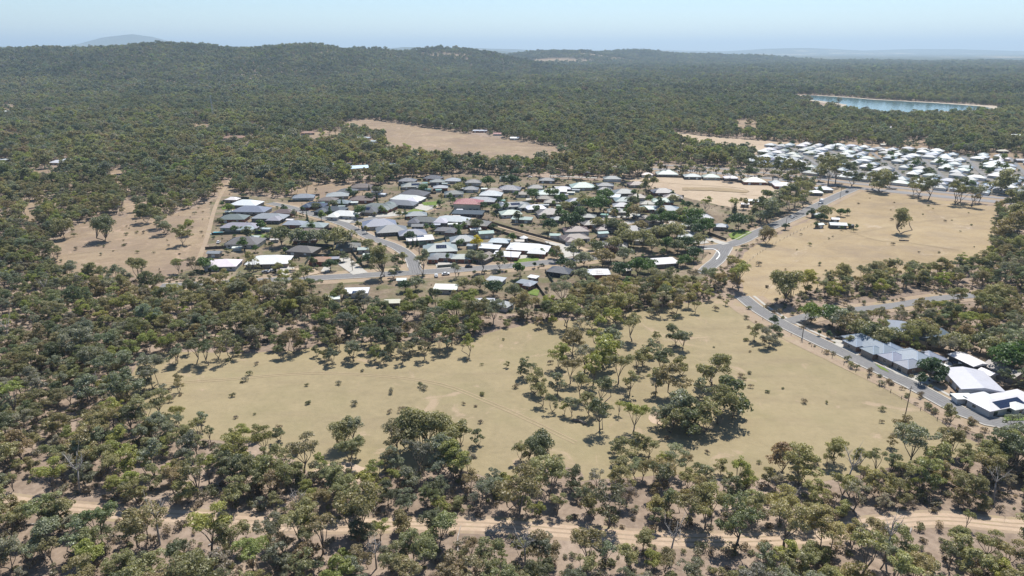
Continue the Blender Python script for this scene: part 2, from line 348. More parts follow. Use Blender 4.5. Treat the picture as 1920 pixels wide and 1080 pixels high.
def nearer(poly):
    my = sum(q[1] for q in poly) / len(poly)
    return [(x, y + (9 * ppm(x, y) if y > my else 0)) for x, y in poly]
wCLEAR = [PP(nearer(x)) for x in CLEAR]
sheet('dry_grass_paddock', wPLOT, M['plot'], soft=2.5)
sheet('straw_field', wRP, M['straw'], soft=2.0)
sheet('cleared_land', wDEV, M['bare'], soft=2)
sheet('dry_field', wLP, M['dry'], soft=3)
sheet('dry_field', wUP, M['dry'], soft=6)
sheet('cleared_land', wHP, M['bare'], soft=6)
sheet('yard_ground', wSUB, M['yards'], soft=1.5)
sheet('estate_ground', wEST, M['estate'], soft=1.5)
for cpoly in wCLEAR: sheet('bush_clearing', cpoly, M['dry'], soft=3)
sheet('lake_shore', wSHORE, M['shore'], soft=4)
sheet('lake', wLAKE, M['water'], soft=3.5)
for i, (hx, hy, ra, rb) in enumerate(HILLBARE):      # bare farm paddocks draped on the far hills
    me = bpy.data.meshes.new('hill_paddock'); vv = []; ff = []
    n, rings = 36, 6
    vv.append((hx, hy, float(height(hx, hy)) + 2.0))
    wob = 1 + 0.25 * np.sin(np.arange(n) * 2 * np.pi / n * 3 + i) + 0.12 * rng.normal(size=n)
    for r in range(1, rings + 1):
        for k in range(n):
            x = hx + math.cos(2 * math.pi * k / n) * ra * r / rings * wob[k]; y = hy + math.sin(2 * math.pi * k / n) * rb * r / rings * wob[k]
            vv.append((x, y, float(height(x, y)) + 2.0))
    for k in range(n): ff.append((0, 1 + k, 1 + (k + 1) % n))
    for r in range(rings - 1):
        for k in range(n): ff.append((1 + r * n + k, 1 + (r + 1) * n + k, 1 + (r + 1) * n + (k + 1) % n, 1 + r * n + (k + 1) % n))
    tag(obj('hill_paddock', mesh('hill_paddock', vv, ff, M['dry'])), kind='structure')

# ------------------------------------------------------------------ roads
ROADS = []
def offset(pts, d):
    out = []
    for i, (x, y) in enumerate(pts):
        ax, ay = pts[max(i - 1, 0)]; bx, by = pts[min(i + 1, len(pts) - 1)]
        L = math.hypot(bx - ax, by - ay) + 1e-9; out.append((x - (by - ay) / L * d, y + (bx - ax) / L * d))
    return out
def ribbon_mesh(name, pts, d0, d1, z0, z1, mat):
    """a strip between two offsets of a line; with z1 > z0 it has side faces (a kerb)"""
    a, b_ = offset(pts, d0), offset(pts, d1); v = []; f = []
    for (ax, ay), (bx, by) in zip(a, b_):
        v += [(ax, ay, z1), (bx, by, z1)] + ([(ax, ay, z0), (bx, by, z0)] if z1 > z0 + 0.01 else [])
    s = 4 if z1 > z0 + 0.01 else 2
    for i in range(len(pts) - 1):
        q = i * s; f.append((q, q + s, q + s + 1, q + 1)) if d1 < d0 else f.append((q, q + 1, q + s + 1, q + s))
        if s == 4: f += [(q, q + 2, q + s + 2, q + s), (q + 1, q + s + 1, q + s + 3, q + 3)]
    return mesh(name, v, f, mat)
def road(name, pxs, width, mat='asphalt', kerb=True, verge=0, line=None, path=None, world=False):
    pts = spline(pxs if world else PP(pxs), 5.0)
    if verge and name == 'sandy_track': tag(obj('track_verge', ribbon_mesh('track_verge', pts, -width / 2 - verge, width / 2 + verge, 0.006, 0.006, M['verge'])), kind='structure')
    elif verge:
        LEVEL[0] += 0.0025; tag(obj('road_verge', ribbon_mesh('road_verge', pts, -width / 2 - verge, width / 2 + verge, LEVEL[0], LEVEL[0], M['verge'])), kind='structure')
    ROADS.append([name, pts, width, mat, kerb, line, path]); return pts
road('highway', [(1120, 312), (1200, 316), (1290, 320), (1400, 330), (1500, 341), (1600, 352), (1700, 362), (1800, 372), (1990, 390)], 13, 'highway', False, 9)
road('highway', [(1230, 309), (1330, 315), (1430, 324), (1520, 334), (1610, 345), (1720, 356), (1850, 369), (1990, 382)], 9, 'highway', False, 3)
road('street', [(300, 538), (420, 531), (570, 523), (680, 517), (780, 511.5), (880, 505), (960, 499), (1010, 494), (1060, 489), (1130, 482)], 8.5, 'asphalt', True, 7)
road('street', [(781, 513), (772, 487), (757, 472), (735, 460), (698, 447), (668, 432), (645, 421), (610, 409), (585, 402), (548, 390), (505, 381)], 7.5, 'asphalt', True, 4)
road('street', [(640, 419), (665, 416), (693, 410), (727, 405), (777, 398), (803, 392), (813, 384)], 7.0, 'asphalt', True, 4)
road('connector_road', [(1602, 354), (1565, 370), (1505, 400), (1467, 417), (1417, 438), (1392, 451), (1367, 459.5), (1333, 464.5), (1300, 465)], 9, 'asphalt', True, 5)
road('street', [(1362, 463), (1356, 473), (1346, 488), (1330, 501), (1318, 514)], 8, 'asphalt', True, 4)
road('street', [(1390, 556), (1420, 580), (1465, 607), (1520, 634), (1582, 663), (1650, 695), (1710, 723), (1760, 750), (1800, 772), (1850, 790), (1920, 798), (2010, 792)], 7.6, 'asphalt', True, 8, path=-1)
road('street', [(1478, 604), (1530, 590), (1600, 582), (1680, 573), (1760, 560), (1860, 552)], 6.5, 'asphalt', False, 4)
road('street', [(1150, 424), (1200, 415), (1245, 422), (1300, 437), (1330, 449), (1362, 458)], 6.5, 'concrete', False, 2)
road('lane', [(1030, 330), (1120, 334)], 5, 'concrete', False)
road('sandy_track', [(-120, 925), (0, 938), (90, 950), (200, 960), (340, 968), (470, 980), (620, 985), (800, 982), (920, 985), (1060, 996), (1220, 1010), (1380, 1012), (1530, 1004), (1620, 985), (1760, 972), (1900, 985), (2050, 990)], 5.0, 'sand', False, 1.2)
road('firebreak_track', [(430, 340), (412, 370), (400, 400), (390, 440), (372, 490)], 3, 'verge', False, 0)
road('dirt_lane', [(880, 408), (940, 425), (1000, 441), (1063, 459), (1110, 475)], 7, 'bare', False)
for k, x in enumerate((1500, 1566, 1640, 1722, 1806, 1890)):         # estate streets run away from the highway
    road('estate_street', [(x + 70 - k * 4, 352 - 18 + k * 2.4), (x - 12 + k * 3, 280 + k * 3)], 4.5, 'asphalt', False)
def near_other(pt, me_i):
    return any(j != me_i and r[4] and dist_line(np.array([pt[0]]), np.array([pt[1]]), r[1])[0] < r[2] / 2 + 0.4 for j, r in enumerate(ROADS))
for i, (name, pts, w_, mt, kerb, line, path) in enumerate(ROADS):
    z = 0.20 + i * 0.003 if name != 'sandy_track' else 0.012
    LEVEL[0] = max(LEVEL[0], z)
    o = tag(obj(name, ribbon_mesh(name, pts, -w_ / 2, w_ / 2, z, z, M[mt])), kind='structure')
    if kerb:
        for s in (-1, 1):
            run = []
            for q, e in zip(pts, offset(pts, s * (w_ / 2 + 0.2))):
                if near_other(e, i):
                    if len(run) > 1: obj('kerb', ribbon_mesh('kerb', run, s * w_ / 2 - 0.25, s * w_ / 2 + 0.35, z - 0.3, z + 0.12, M['concrete']), o)
                    run = []
                else: run.append(q)
            if len(run) > 1: obj('kerb', ribbon_mesh('kerb', run, s * w_ / 2 - 0.25, s * w_ / 2 + 0.35, z - 0.3, z + 0.12, M['concrete']), o)
    if path: tag(obj('footpath', ribbon_mesh('footpath', pts, w_ / 2 + 2.0, w_ / 2 + 3.5, z, z, M['concrete'])), kind='structure')
WT = 0.088
for l in ([(300, 720), (420, 712), (600, 700), (800, 715), (930, 760), (1080, 830)],
          [(1420, 560), (1480, 500), (1560, 450), (1700, 420), (1850, 400)], [(1570, 425), (1640, 450), (1700, 455), (1800, 470)], [(110, 480), (200, 470), (300, 468), (390, 450)], [(680, 232), (760, 248), (880, 270), (1000, 285)], [(780, 240), (760, 262), (740, 280)], [(1200, 340), (1290, 346), (1380, 352), (1402, 358), (1390, 364), (1430, 368)]):
    pts = spline(PP(l), 5.0); WT += 0.0025
    for s_ in (-0.75, 0.75): tag(obj('wheel_track', ribbon_mesh('wheel_track', pts, s_ - 0.22, s_ + 0.22, WT, WT, M['worn'])), kind='structure')
for name, pts, w_, mt, *_ in list(ROADS):
    if name == 'sandy_track':
        for s_ in (-0.85, 0.85): tag(obj('wheel_rut', ribbon_mesh('wheel_rut', pts, s_ - 0.3, s_ + 0.3, 0.017, 0.017, M['verge'])), kind='structure')
for i, (name, pts, w_, mt, kerb, *_) in enumerate(ROADS):
    if mt == 'asphalt' and kerb:
        for s_ in (-0.27, -0.1, 0.1, 0.27): tag(obj('tyre_wear', ribbon_mesh('tyre_wear', pts, s_ * w_ - 0.3, s_ * w_ + 0.3, 0.2015 + i * 0.003, 0.2015 + i * 0.003, M['seal_worn'])), kind='structure')
GZ0 = 0.0
# painted splitter island lines at the bend, driveways, lawns, bare pads
isl = spline(PP([(1320, 467), (1336, 467), (1346, 472), (1349, 479), (1343, 487)]), 2)
tag(obj('road_marking', ribbon_mesh('road_marking', isl, -0.35, 0.35, 0.275, 0.275, M['line'])), kind='structure')
LEVEL[0] = 0.28
for q in [[(1585, 640), (1618, 657), (1607, 668), (1560, 645)], [(1655, 686), (1700, 690), (1725, 704), (1712, 714), (1680, 702)], [(1700, 700), (1740, 705), (1750, 718), (1720, 722)], [(640, 402), (664, 412), (655, 419), (625, 411)], [(760, 385), (790, 383), (812, 390), (800, 396), (780, 392)], [(700, 396), (760, 398), (740, 406), (690, 408)], [(1020, 452), (1075, 462), (1090, 478), (1060, 484), (1040, 470)], [(960, 482), (985, 478), (1000, 486), (975, 492)], [(625, 490), (650, 480), (690, 512), (662, 516)], [(520, 490), (545, 492), (560, 515), (530, 518)], [(1780, 668), (1815, 690), (1790, 694), (1765, 684)], [(815, 492), (850, 488), (850, 503), (820, 505)], [(905, 372), (920, 370), (930, 376), (915, 380)], [(1560, 640), (1582, 632), (1600, 640), (1585, 648)], [(1290, 452), (1320, 448), (1330, 456), (1300, 460)]]:
    sheet('driveway', PP(q), M['concrete'])
for q in [[(1365, 440), (1390, 430), (1410, 436), (1385, 450), (1372, 449)], [(1640, 683), (1660, 692), (1668, 700), (1650, 692)], [(1700, 662), (1725, 660), (1745, 668), (1725, 672)], [(1795, 730), (1815, 735), (1825, 745), (1812, 745)], [(415, 388), (436, 384), (436, 390), (417, 394)], [(455, 432), (490, 432), (488, 438), (450, 438)], [(790, 380), (820, 378), (820, 385), (795, 386)], [(960, 488), (1010, 482), (1010, 489), (965, 494)], [(1100, 372), (1125, 370), (1130, 377), (1105, 379)], [(470, 441), (505, 440), (503, 447), (470, 447)], [(990, 540), (1012, 545), (1008, 556), (990, 552)], [(1262, 392), (1290, 388), (1290, 397), (1265, 400)], [(775, 392), (800, 396), (780, 402), (760, 400)], [(1880, 780), (1920, 778), (1920, 790), (1885, 790)]]:
    sheet('lawn', PP(q), M['lawn'])
for q, mt in (([(545, 505), (575, 500), (600, 512), (560, 522), (540, 520)], 'bare'), ([(1280, 352), (1350, 352), (1405, 358), (1400, 362), (1330, 358), (1280, 357)], 'straw'), ([(1130, 402), (1200, 400), (1200, 408), (1130, 410)], 'concrete')):
    sheet('bare_pad', PP(q), M[mt], soft=1)
LEVEL[0] = 0.028
sheet('bare_pad', [(P(635, 890)[0] + 8.5 * math.cos(t), P(635, 890)[1] + 6.5 * math.sin(t)) for t in np.linspace(0, 6.28, 24, endpoint=False)], M['sand'], soft=0.5)
sheet('bare_pad', [(P(1240, 785)[0] + 4.5 * math.cos(t), P(1240, 785)[1] + 5 * math.sin(t)) for t in np.linspace(0, 6.28, 20, endpoint=False)], M['sand'], soft=0.5)
sheet('bare_pad', [(P(1045, 892)[0] + 8 * math.cos(t), P(1045, 892)[1] + 5 * math.sin(t)) for t in np.linspace(0, 6.28, 20, endpoint=False)], M['bush'], soft=0.5)

# ------------------------------------------------------------------ houses
WHITE, CREAM, PALE, LGREY, STEEL, GREY, DARK, SLATE, NAVY, TAUPE, BROWN, TAN, TEAL, RED, PGREEN = (
    (0.574, 0.574, 0.566), (0.459, 0.426, 0.369), (0.377, 0.402, 0.418), (0.238, 0.258, 0.275), (0.164, 0.193, 0.221), (0.135, 0.148, 0.156), (0.082, 0.088, 0.097), (0.049, 0.057, 0.070), (0.029, 0.045, 0.082),
    (0.140, 0.125, 0.116), (0.119, 0.092, 0.080), (0.255, 0.153, 0.106), (0.128, 0.246, 0.225), (0.272, 0.098, 0.093), (0.281, 0.327, 0.302))
CNAME = {WHITE: 'white', CREAM: 'cream', PALE: 'pale silver', LGREY: 'light grey', STEEL: 'blue-grey', GREY: 'mid grey', DARK: 'charcoal', SLATE: 'near-black slate', NAVY: 'navy blue', TAUPE: 'taupe', BROWN: 'dark brown', TAN: 'terracotta tan', TEAL: 'teal', RED: 'dusty red', PGREEN: 'pale green'}
WALLS = [((0.30, 0.25, 0.20), 0), ((0.40, 0.36, 0.31), 0), (None, 1), (None, 1), ((0.19, 0.165, 0.145), 0), ((0.5, 0.48, 0.45), 0), ((0.12, 0.12, 0.12), 0)]
U = MB().box(-.5, .5, -.5, .5, 0, 1)
UNIT_FRAME = U.mesh('window', M['wall']); UNIT_GLASS = U.mesh('pane', M['glass']); UNIT_PAINT = U.mesh('box', M['paint']); UNIT_SOLAR = U.mesh('solar_panel', M['solar'])
UNIT_STEEL = U.mesh('steel_box', M['steel']); UNIT_CONC = U.mesh('concrete_box', M['concrete'])

def roof_mesh(L, Wd, h, style, pitch):
    o = 0.55; l, w = L / 2 + o, Wd / 2 + o; th = 0.2
    if style == 'flat': rz = 0.02 + 2 * w * 0.035
    else: rz = w * math.tan(pitch)
    b = [(-l, -w, h - th), (l, -w, h - th), (l, w, h - th), (-l, w, h - th), (-l, -w, h), (l, -w, h), (l, w, h), (-l, w, h)]
    f = [(0, 3, 2, 1), (0, 1, 5, 4), (1, 2, 6, 5), (2, 3, 7, 6), (3, 0, 4, 7)]
    if style == 'hip':
        r = max(l - w, 0.05); v = b + [(-r, 0, h + rz), (r, 0, h + rz)]
        f += [(4, 5, 9, 8), (6, 7, 8, 9), (5, 6, 9), (7, 4, 8)]
    elif style == 'gable':
        v = b + [(-l, 0, h + rz), (l, 0, h + rz)]; f += [(4, 5, 9, 8), (6, 7, 8, 9), (5, 6, 9), (7, 4, 8)]
    else:
        v = b + [(l, w, h + rz), (-l, w, h + rz)]; f = f[:3] + [(2, 3, 9, 8), (4, 5, 8, 9), (5, 6, 8), (6, 2, 8), (4, 9, 7), (3, 0, 4, 7), (3, 7, 9)]
        f = [(0, 3, 2, 1), (0, 1, 5, 4), (1, 2, 8, 5), (2, 3, 9, 8), (3, 0, 4, 9), (4, 5, 8, 9)]
        v = b[:6] + [(0, 0, h)] * 2 + [(l, w, h + rz), (-l, w, h + rz)]
    return mesh('roof', v, f, M['roof'])

HOUSES = []         # footprints kept clear of trees: x, y, radius
def house(X, Y, rot, blocks, roofc, wall, style='hip', h=2.7, name='house', detail=2, cooler=False, solar=None, pitch=None, chimney=False, caps=False):
    r = empty(name, (X, Y, 0.0), rot)
    pitch = pitch or math.radians(random.uniform(19, 24))
    wcol, isbrick = wall
    for bi, (ox, oy, L, Wd) in enumerate(blocks):
        hb = h + bi * 0.04
        wm = MB().box(-L / 2, L / 2, -Wd / 2, Wd / 2, 0, hb - 0.2)
        if style == 'gable':
            rzz = (Wd / 2) * math.tan(pitch); n = len(wm.v)
            for x in (-L / 2, L / 2):
                n = len(wm.v); wm.v += [(x, -Wd / 2, hb - 0.2), (x, Wd / 2, hb - 0.2), (x, 0, hb + rzz - 0.1)]; wm.f.append((n, n + 1, n + 2))
        flip = math.pi / 2 if Wd > L else 0
        obj('wall', wm.mesh('wall', M['brick'] if isbrick else M['wall']), r, (ox, oy, 0), col=wcol)
        rm = roof_mesh(max(L, Wd), min(L, Wd), hb, style, pitch)
        ro = obj('roof', rm, r, (ox, oy, 0), (0, 0, flip), col=tuple(c * random.uniform(0.93, 1.07) for c in roofc))
        if caps:
            l_, w_h = max(L, Wd) / 2 + .55, min(L, Wd) / 2 + .55; rd = max(l_ - w_h, .05); zr = hb + w_h * math.tan(pitch)
            for a_, b_ in (((-rd, 0, zr), (rd, 0, zr)), ((-l_, -w_h, hb), (-rd, 0, zr)), ((-l_, w_h, hb), (-rd, 0, zr)), ((l_, -w_h, hb), (rd, 0, zr)), ((l_, w_h, hb), (rd, 0, zr))):
                obj('ridge_cap', MB().tube([a_, b_], 0.13, 5).mesh('ridge_cap', M['paint']), ro, col=tuple(min(c * 1.7, .8) for c in roofc))
        if bi == 0:
            w2 = min(L, Wd) / 2 + .55; slope = math.tan(pitch) if style != 'flat' else 0.035
            if cooler:
                yy = w2 * 0.35
                obj('cooler', UNIT_PAINT, ro, (L * 0.12, yy, hb + (w2 - yy) * slope - 0.1), (0, 0, 0), (1.1, 1.1, 0.95), (0.05, 0.05, 0.055))
            if chimney: obj('chimney', UNIT_FRAME, ro, (-L * 0.2, 0.3, hb + w2 * slope - 0.8), scl=(0.8, 0.8, 1.6), col=(0.25, 0.11, 0.08))
            if solar:
                nx_, ny_, sx0, side = solar; a = -math.atan(slope) if side > 0 else math.atan(slope)
                for i in range(nx_):
                    for j in range(ny_):
                        yy = (w2 * 0.25 + 0.85 + j * 1.75) * math.cos(a); zz = hb + (w2 - yy) * slope + 0.08 if style != 'flat' else hb + (w2 + side * yy) * slope + 0.1
                        ang = a if style != 'flat' else math.atan(slope)
                        obj('solar_panel', UNIT_SOLAR, ro, (sx0 + i * 1.08, side * yy, zz), (ang, 0, 0), (1.0, 1.66, 0.06))
        if detail and bi < 3:
            zc = 0.9
            for side in ((-1, 1) if detail > 1 else (-1,)):
                n = max(1, int(L / (5 if detail > 1 else 7)))
                for k in range(n):
                    xw = -L / 2 + (k + 0.5) * L / n + random.uniform(-.4, .4); big = random.random() < 0.3
                    ww, hh, z0 = (2.2, 1.95, 0.12) if big else (1.6, 1.2, zc)
                    wnd = obj('door' if big and k == n // 2 else 'window', UNIT_FRAME, r, (ox + xw, oy + side * Wd / 2, z0), scl=(ww, 0.12, hh), col=(0.6, 0.6, 0.58))
                    if detail > 1: obj('pane', UNIT_GLASS, wnd, (0, side * 0.12, 0.06), scl=(0.9, 1.1, 0.88))
            if detail > 1:
                for side in (-1, 1):
                    wnd = obj('window', UNIT_FRAME, r, (ox + side * L / 2, oy + random.uniform(-.2, .2) * Wd, zc), scl=(0.12, 1.5, 1.2), col=(0.6, 0.6, 0.58))
                    obj('pane', UNIT_GLASS, wnd, (side * 0.12, 0, 0.06), scl=(1.1, 0.9, 0.88))
        c_, s_ = math.cos(rot), math.sin(rot)
        hx, hy = X + ox * c_ - oy * s_, Y + ox * s_ + oy * c_
        HOUSES.append((hx, hy, 0.5 * min(L, Wd) + 0.5)); ln = max(L, Wd) - min(L, Wd)
        if ln > 2:
            d = ln / 2; ax = (c_, s_) if L >= Wd else (-s_, c_)
            HOUSES.append((hx + ax[0] * d, hy + ax[1] * d, 0.5 * min(L, Wd) + 0.5)); HOUSES.append((hx - ax[0] * d, hy - ax[1] * d, 0.5 * min(L, Wd) + 0.5))
    return r

random.seed(5)
# x, y of the roof's middle in the survey photo, width in photo px, roof colour, turn in degrees, extras
H = [
 (462, 379, 51, WHITE, -6, 'c'), (436, 371, 22, WHITE, -6, ''), (472, 391, 61, STEEL, -4, ''), (507, 404, 60, LGREY, -4, 'cw'), (553, 416, 37, LGREY, -4, ''), (453, 421, 68, LGREY, -4, 'cw'), (460, 450, 60, TAUPE, -2, ''),
 (505, 485, 74, WHITE, 5, 's'), (418, 491, 56, WHITE, 5, ''), (600, 484, 36, TAN, 4, 'c'), (692, 475, 20, WHITE, 8, 'f'), (681, 464, 18, PGREEN, 8, 'k'), (591, 382, 41, NAVY, -8, 'w'), (640, 377, 30, STEEL, -8, ''), (623, 390, 50, SLATE, -10, 'cw'), (646, 399, 49, WHITE, -10, 'cw'),
 (688, 392, 47, DARK, -12, 'cs'), (712, 385, 58, GREY, -14, 'cw'), (752, 379, 58, GREY, -14, 'w'), (765, 370, 60, WHITE, -14, 'w'), (777, 361, 50, DARK, -14, ''), (777, 346, 48, GREY, 10, 'sw'), (820, 338, 27, GREY, 5, ''), (850, 336, 29, LGREY, -5, ''), (888, 339, 28, GREY, -5, ''), (826, 349, 26, LGREY, 5, ''), (851, 360, 34, DARK, 5, ''), (883, 352, 27, GREY, -5, ''), (707, 357, 18, DARK, -5, 'k'),
 (879, 383, 50, RED, -8, '2'), (878, 396, 56, SLATE, -8, 'f'), (904, 373, 49, LGREY, -8, 'cw'), (921, 362, 40, PALE, -8, ''), (963, 382, 60, GREY, 14, 'csw'), (849, 409, 60, PALE, -12, 'w'), (795, 410, 48, DARK, -12, 'w'), (711, 417, 60, STEEL, 14, 's'), (734, 428, 55, GREY, 14, ''), (773, 434, 49, STEEL, 14, 'c'), (783, 421, 20, DARK, 0, 'k'), (838, 428, 40, DARK, -10, 'cw'), (868, 446, 46, STEEL, 10, 'c'), (787, 444, 48, WHITE, 14, 'fs'), (825, 463, 60, LGREY, 8, 's'),
 (827, 477, 42, GREY, -4, 'w'), (866, 479, 35, PGREEN, -4, ''), (907, 479, 36, BROWN, 60, 'g'), (919, 460, 36, WHITE, -14, 'f'), (950, 474, 46, WHITE, -12, 'f'), (937, 449, 35, PALE, -12, ''), (991, 462, 76, WHITE, -12, 'w'), (957, 397, 38, PGREEN, 12, ''), (1004, 387, 35, WHITE, 14, 's'), (1030, 396, 47, TAUPE, 8, 'c'), (981, 361, 25, BROWN, -4, ''), (1027, 360, 43, PALE, -6, 'c'), (1044, 355, 36, WHITE, -6, 'f'), (1092, 347, 44, PGREEN, 4, 'c'), (1056, 351, 26, PALE, 0, ''), (1022, 369, 30, BROWN, -8, ''), (1036, 376, 30, TAUPE, -8, ''), (1076, 383, 26, TAUPE, -6, ''), (1102, 403, 30, GREY, -8, ''),
 (1143, 365, 38, WHITE, -14, 'f'), (1170, 358, 40, GREY, 4, 'c'), (1133, 353, 26, DARK, 0, ''), (1045, 408, 22, GREY, 8, ''), (1108, 416, 34, TAUPE, 12, ''), (1138, 424, 46, TAUPE, 10, 's'), (1185, 428, 48, GREY, 4, ''), (1077, 442, 50, BROWN, 14, 'w'), (1157, 393, 34, GREY, -4, 'cs'), (1166, 383, 32, LGREY, -4, ''), (1212, 388, 28, PALE, -4, ''), (1214, 379, 27, TAUPE, -6, ''), (1242, 374, 38, PGREEN, -8, ''), (1262, 367, 34, TAUPE, -8, 'c'), (1208, 405, 25, BROWN, -4, ''), (1228, 411, 28, BROWN, 8, ''), (1244, 402, 24, GREY, -4, ''), (1233, 431, 44, GREY, -10, 'c'), (1212, 446, 42, BROWN, -10, 'c'), (1288, 420, 20, STEEL, 8, 'k'), (1352, 421, 24, STEEL, -10, ''), (1288, 440, 30, LGREY, -18, 'cs'),
 (1213, 325, 20, CREAM, -2, ''), (1250, 323, 38, PGREEN, -3, ''), (1298, 328, 30, PGREEN, -4, ''), (1333, 329, 30, PGREEN, -5, ''), (1370, 331, 24, WHITE, -6, ''), (1413, 337, 40, CREAM, -6, ''), (1454, 340, 22, STEEL, -6, ''), (1470, 345, 36, WHITE, -8, ''), (1545, 352, 28, PALE, -10, ''), (1530, 358, 22, WHITE, -12, ''),
 (1051, 504, 42, SLATE, -24, 'c'), (1121, 507, 42, WHITE, 4, 's'), (1176, 503, 14, CREAM, 4, 'k'), (1242, 487, 52, WHITE, 12, 'f'), (988, 526, 32, LGREY, -28, 'w'), (836, 535, 41, WHITE, -4, 'f'), (930, 520, 30, PALE, -20, ''), (907, 561, 38, PALE, 2, 'w'), (946, 567, 24, LGREY, -30, ''), (668, 542, 42, WHITE, 4, 'fs'), (623, 555, 24, WHITE, 8, 'f'), (735, 562, 26, CREAM, 4, 'f'), (753, 521, 15, WHITE, 2, 'k'),
]
def block_of(x, y):
    if x < 560 and y < 470: return 'beside the dirt firebreak'
    if y < 350 and x > 1190: return 'beside the highway'
    if y > 495: return 'below the front street'
    if y > 455: return 'above the front street'
    if x < 720: return 'around the street bend'
    if x < 800: return 'beside the cul-de-sac'
    if x < 900 and y < 375: return 'behind the cul-de-sac'
    if x < 960: return 'above the fenced dirt lane'
    if x < 1060: return 'behind the fenced dirt lane'
    if x < 1150: return 'in the middle of the suburb'
    if y < 395: return 'beside the bare cleared land'
    return 'toward the connector road'
rows = {}
for it in H: rows.setdefault((it[3], block_of(it[0], it[1])), []).append(it)
HOUSE_GROUP = 'houses of the older suburb'
for (x, y, w, col, turn, ex) in H:
    X, Y = P(x, y, 3.6); s = ppm(x, y + 9)
    L = min(w / s, 32.0); Wd = min(max(L * 0.74, 7), 15.5)
    if 'k' in ex: Wd = L * 0.7
    if 'f' in ex: Wd = min(L * 0.62, 11)
    blocks = [(0, 0, L, Wd)]
    if 'w' in ex: blocks = [(0, 0, L, Wd * 0.82), (L * 0.27 * random.choice((-1, 1)), -Wd * 0.42, L * 0.4, Wd * 0.7)]
    style = 'flat' if 'f' in ex else 'gable' if ('g' in ex or 'k' in ex) else 'hip'
    wall = random.choice(WALLS)
    if col in (SLATE,): wall = ((0.05, 0.05, 0.055), 0)
    if '2' in ex: wall = ((0.50, 0.42, 0.33), 0)
    if x in (827, 600, 950): wall = (None, 1)
    r = house(X, Y, math.radians(turn), blocks, col, wall, style, 5.4 if '2' in ex else 2.75, 'shed' if 'k' in ex else 'house', 2 if y > 350 else 1, 'c' in ex, (min(7, int(L / 3)), 2, -L * 0.1, random.choice((-1, 1))) if 's' in ex else None)
    k = rows[(col, block_of(x, y))]; kk = sorted(k, key=lambda q: q[0]); i = kk.index((x, y, w, col, turn, ex))
    size = 'long ' if L > 23 else 'small ' if L < 12 else ''
    what = 'shed' if 'k' in ex else ('two-storey house' if '2' in ex else 'house')
    if len(kk) > 1: lab = f'{size}{CNAME[col]} roofed {what}, {nth(i)} such from the left {block_of(x, y)}'
    else: lab = f'{size}{CNAME[col]} roofed {what}, the only such {block_of(x, y)}'
    tag(r, lab, 'shed' if 'k' in ex else 'house', HOUSE_GROUP)

# further roofs between them, less easy to make out, and backyard sheds
r_h = np.random.default_rng(33); LANE = PP([(880, 405), (960, 400), (1075, 436), (1110, 480), (1040, 480), (900, 430)]); n_in = 0; inf = []
for tr in range(4000):
    if n_in >= 34: break
    x = r_h.uniform(400, 1330); y = r_h.uniform(336, 478); X, Y = P(x, y); q = np.array([X]), np.array([Y])
    if not inpoly(*q, wSUB)[0] or inpoly(*q, LANE)[0] or (x < 420 and y > 400): continue
    if min(math.hypot(X - a, Y - b_) - c for a, b_, c in HOUSES) < 8.5: continue
    if min(dist_line(*q, rd[1])[0] - rd[2] / 2 for rd in ROADS) < 10: continue
    if inpoly(*q, PP([(1255, 385), (1400, 380), (1400, 412), (1262, 412)]))[0] or inpoly(*q, PP([(515, 495), (700, 460), (700, 520), (515, 530)]))[0]: continue
    col = [GREY, TAUPE, DARK, LGREY, BROWN, STEEL, TAUPE][r_h.integers(0, 7)]; L = r_h.uniform(14, 19)
    inf.append((x, y, col, house(X, Y, math.radians(r_h.uniform(-14, 14)), [(0, 0, L, L * .7)], col, random.choice(WALLS), 'hip', 2.7, 'house', 1))); n_in += 1
for i, (x, y, col, r) in enumerate(sorted(inf, key=lambda q: q[0])): tag(r, f'{CNAME[col]} roof half hidden in the gardens, {nth(i)} such from the left', 'house', HOUSE_GROUP)
shs = []
for tr in range(3000):
    if len(shs) >= 46: break
    a, b_, c = HOUSES[r_h.integers(0, 260)]; an = r_h.random() * 6.28; d = c + r_h.uniform(4, 8); X, Y = a + d * math.cos(an), b_ + d * math.sin(an); q = np.array([X]), np.array([Y])
    if not inpoly(*q, wSUB)[0] or min(math.hypot(X - a, Y - b_) - c for a, b_, c in HOUSES) < 3 or min(dist_line(*q, rd[1])[0] - rd[2] / 2 for rd in ROADS) < 5: continue
    col = [PALE, TEAL, PGREEN, LGREY, WHITE, CREAM][r_h.integers(0, 6)]
    shs.append((float(to_px(X, Y)[0]), col, house(X, Y, r_h.uniform(-.3, .3), [(0, 0, r_h.uniform(4, 6.5), r_h.uniform(3, 4.2))], col, ((0.4, 0.42, 0.4), 0), 'gable', 2.2, 'garden_shed', 0, pitch=math.radians(12))))
for i, (x, col, r) in enumerate(sorted(shs, key=lambda q: q[0])): tag(r, f'little {CNAME[col]} backyard shed, {nth(i)} shed from the left in the suburb', 'shed', 'backyard sheds')

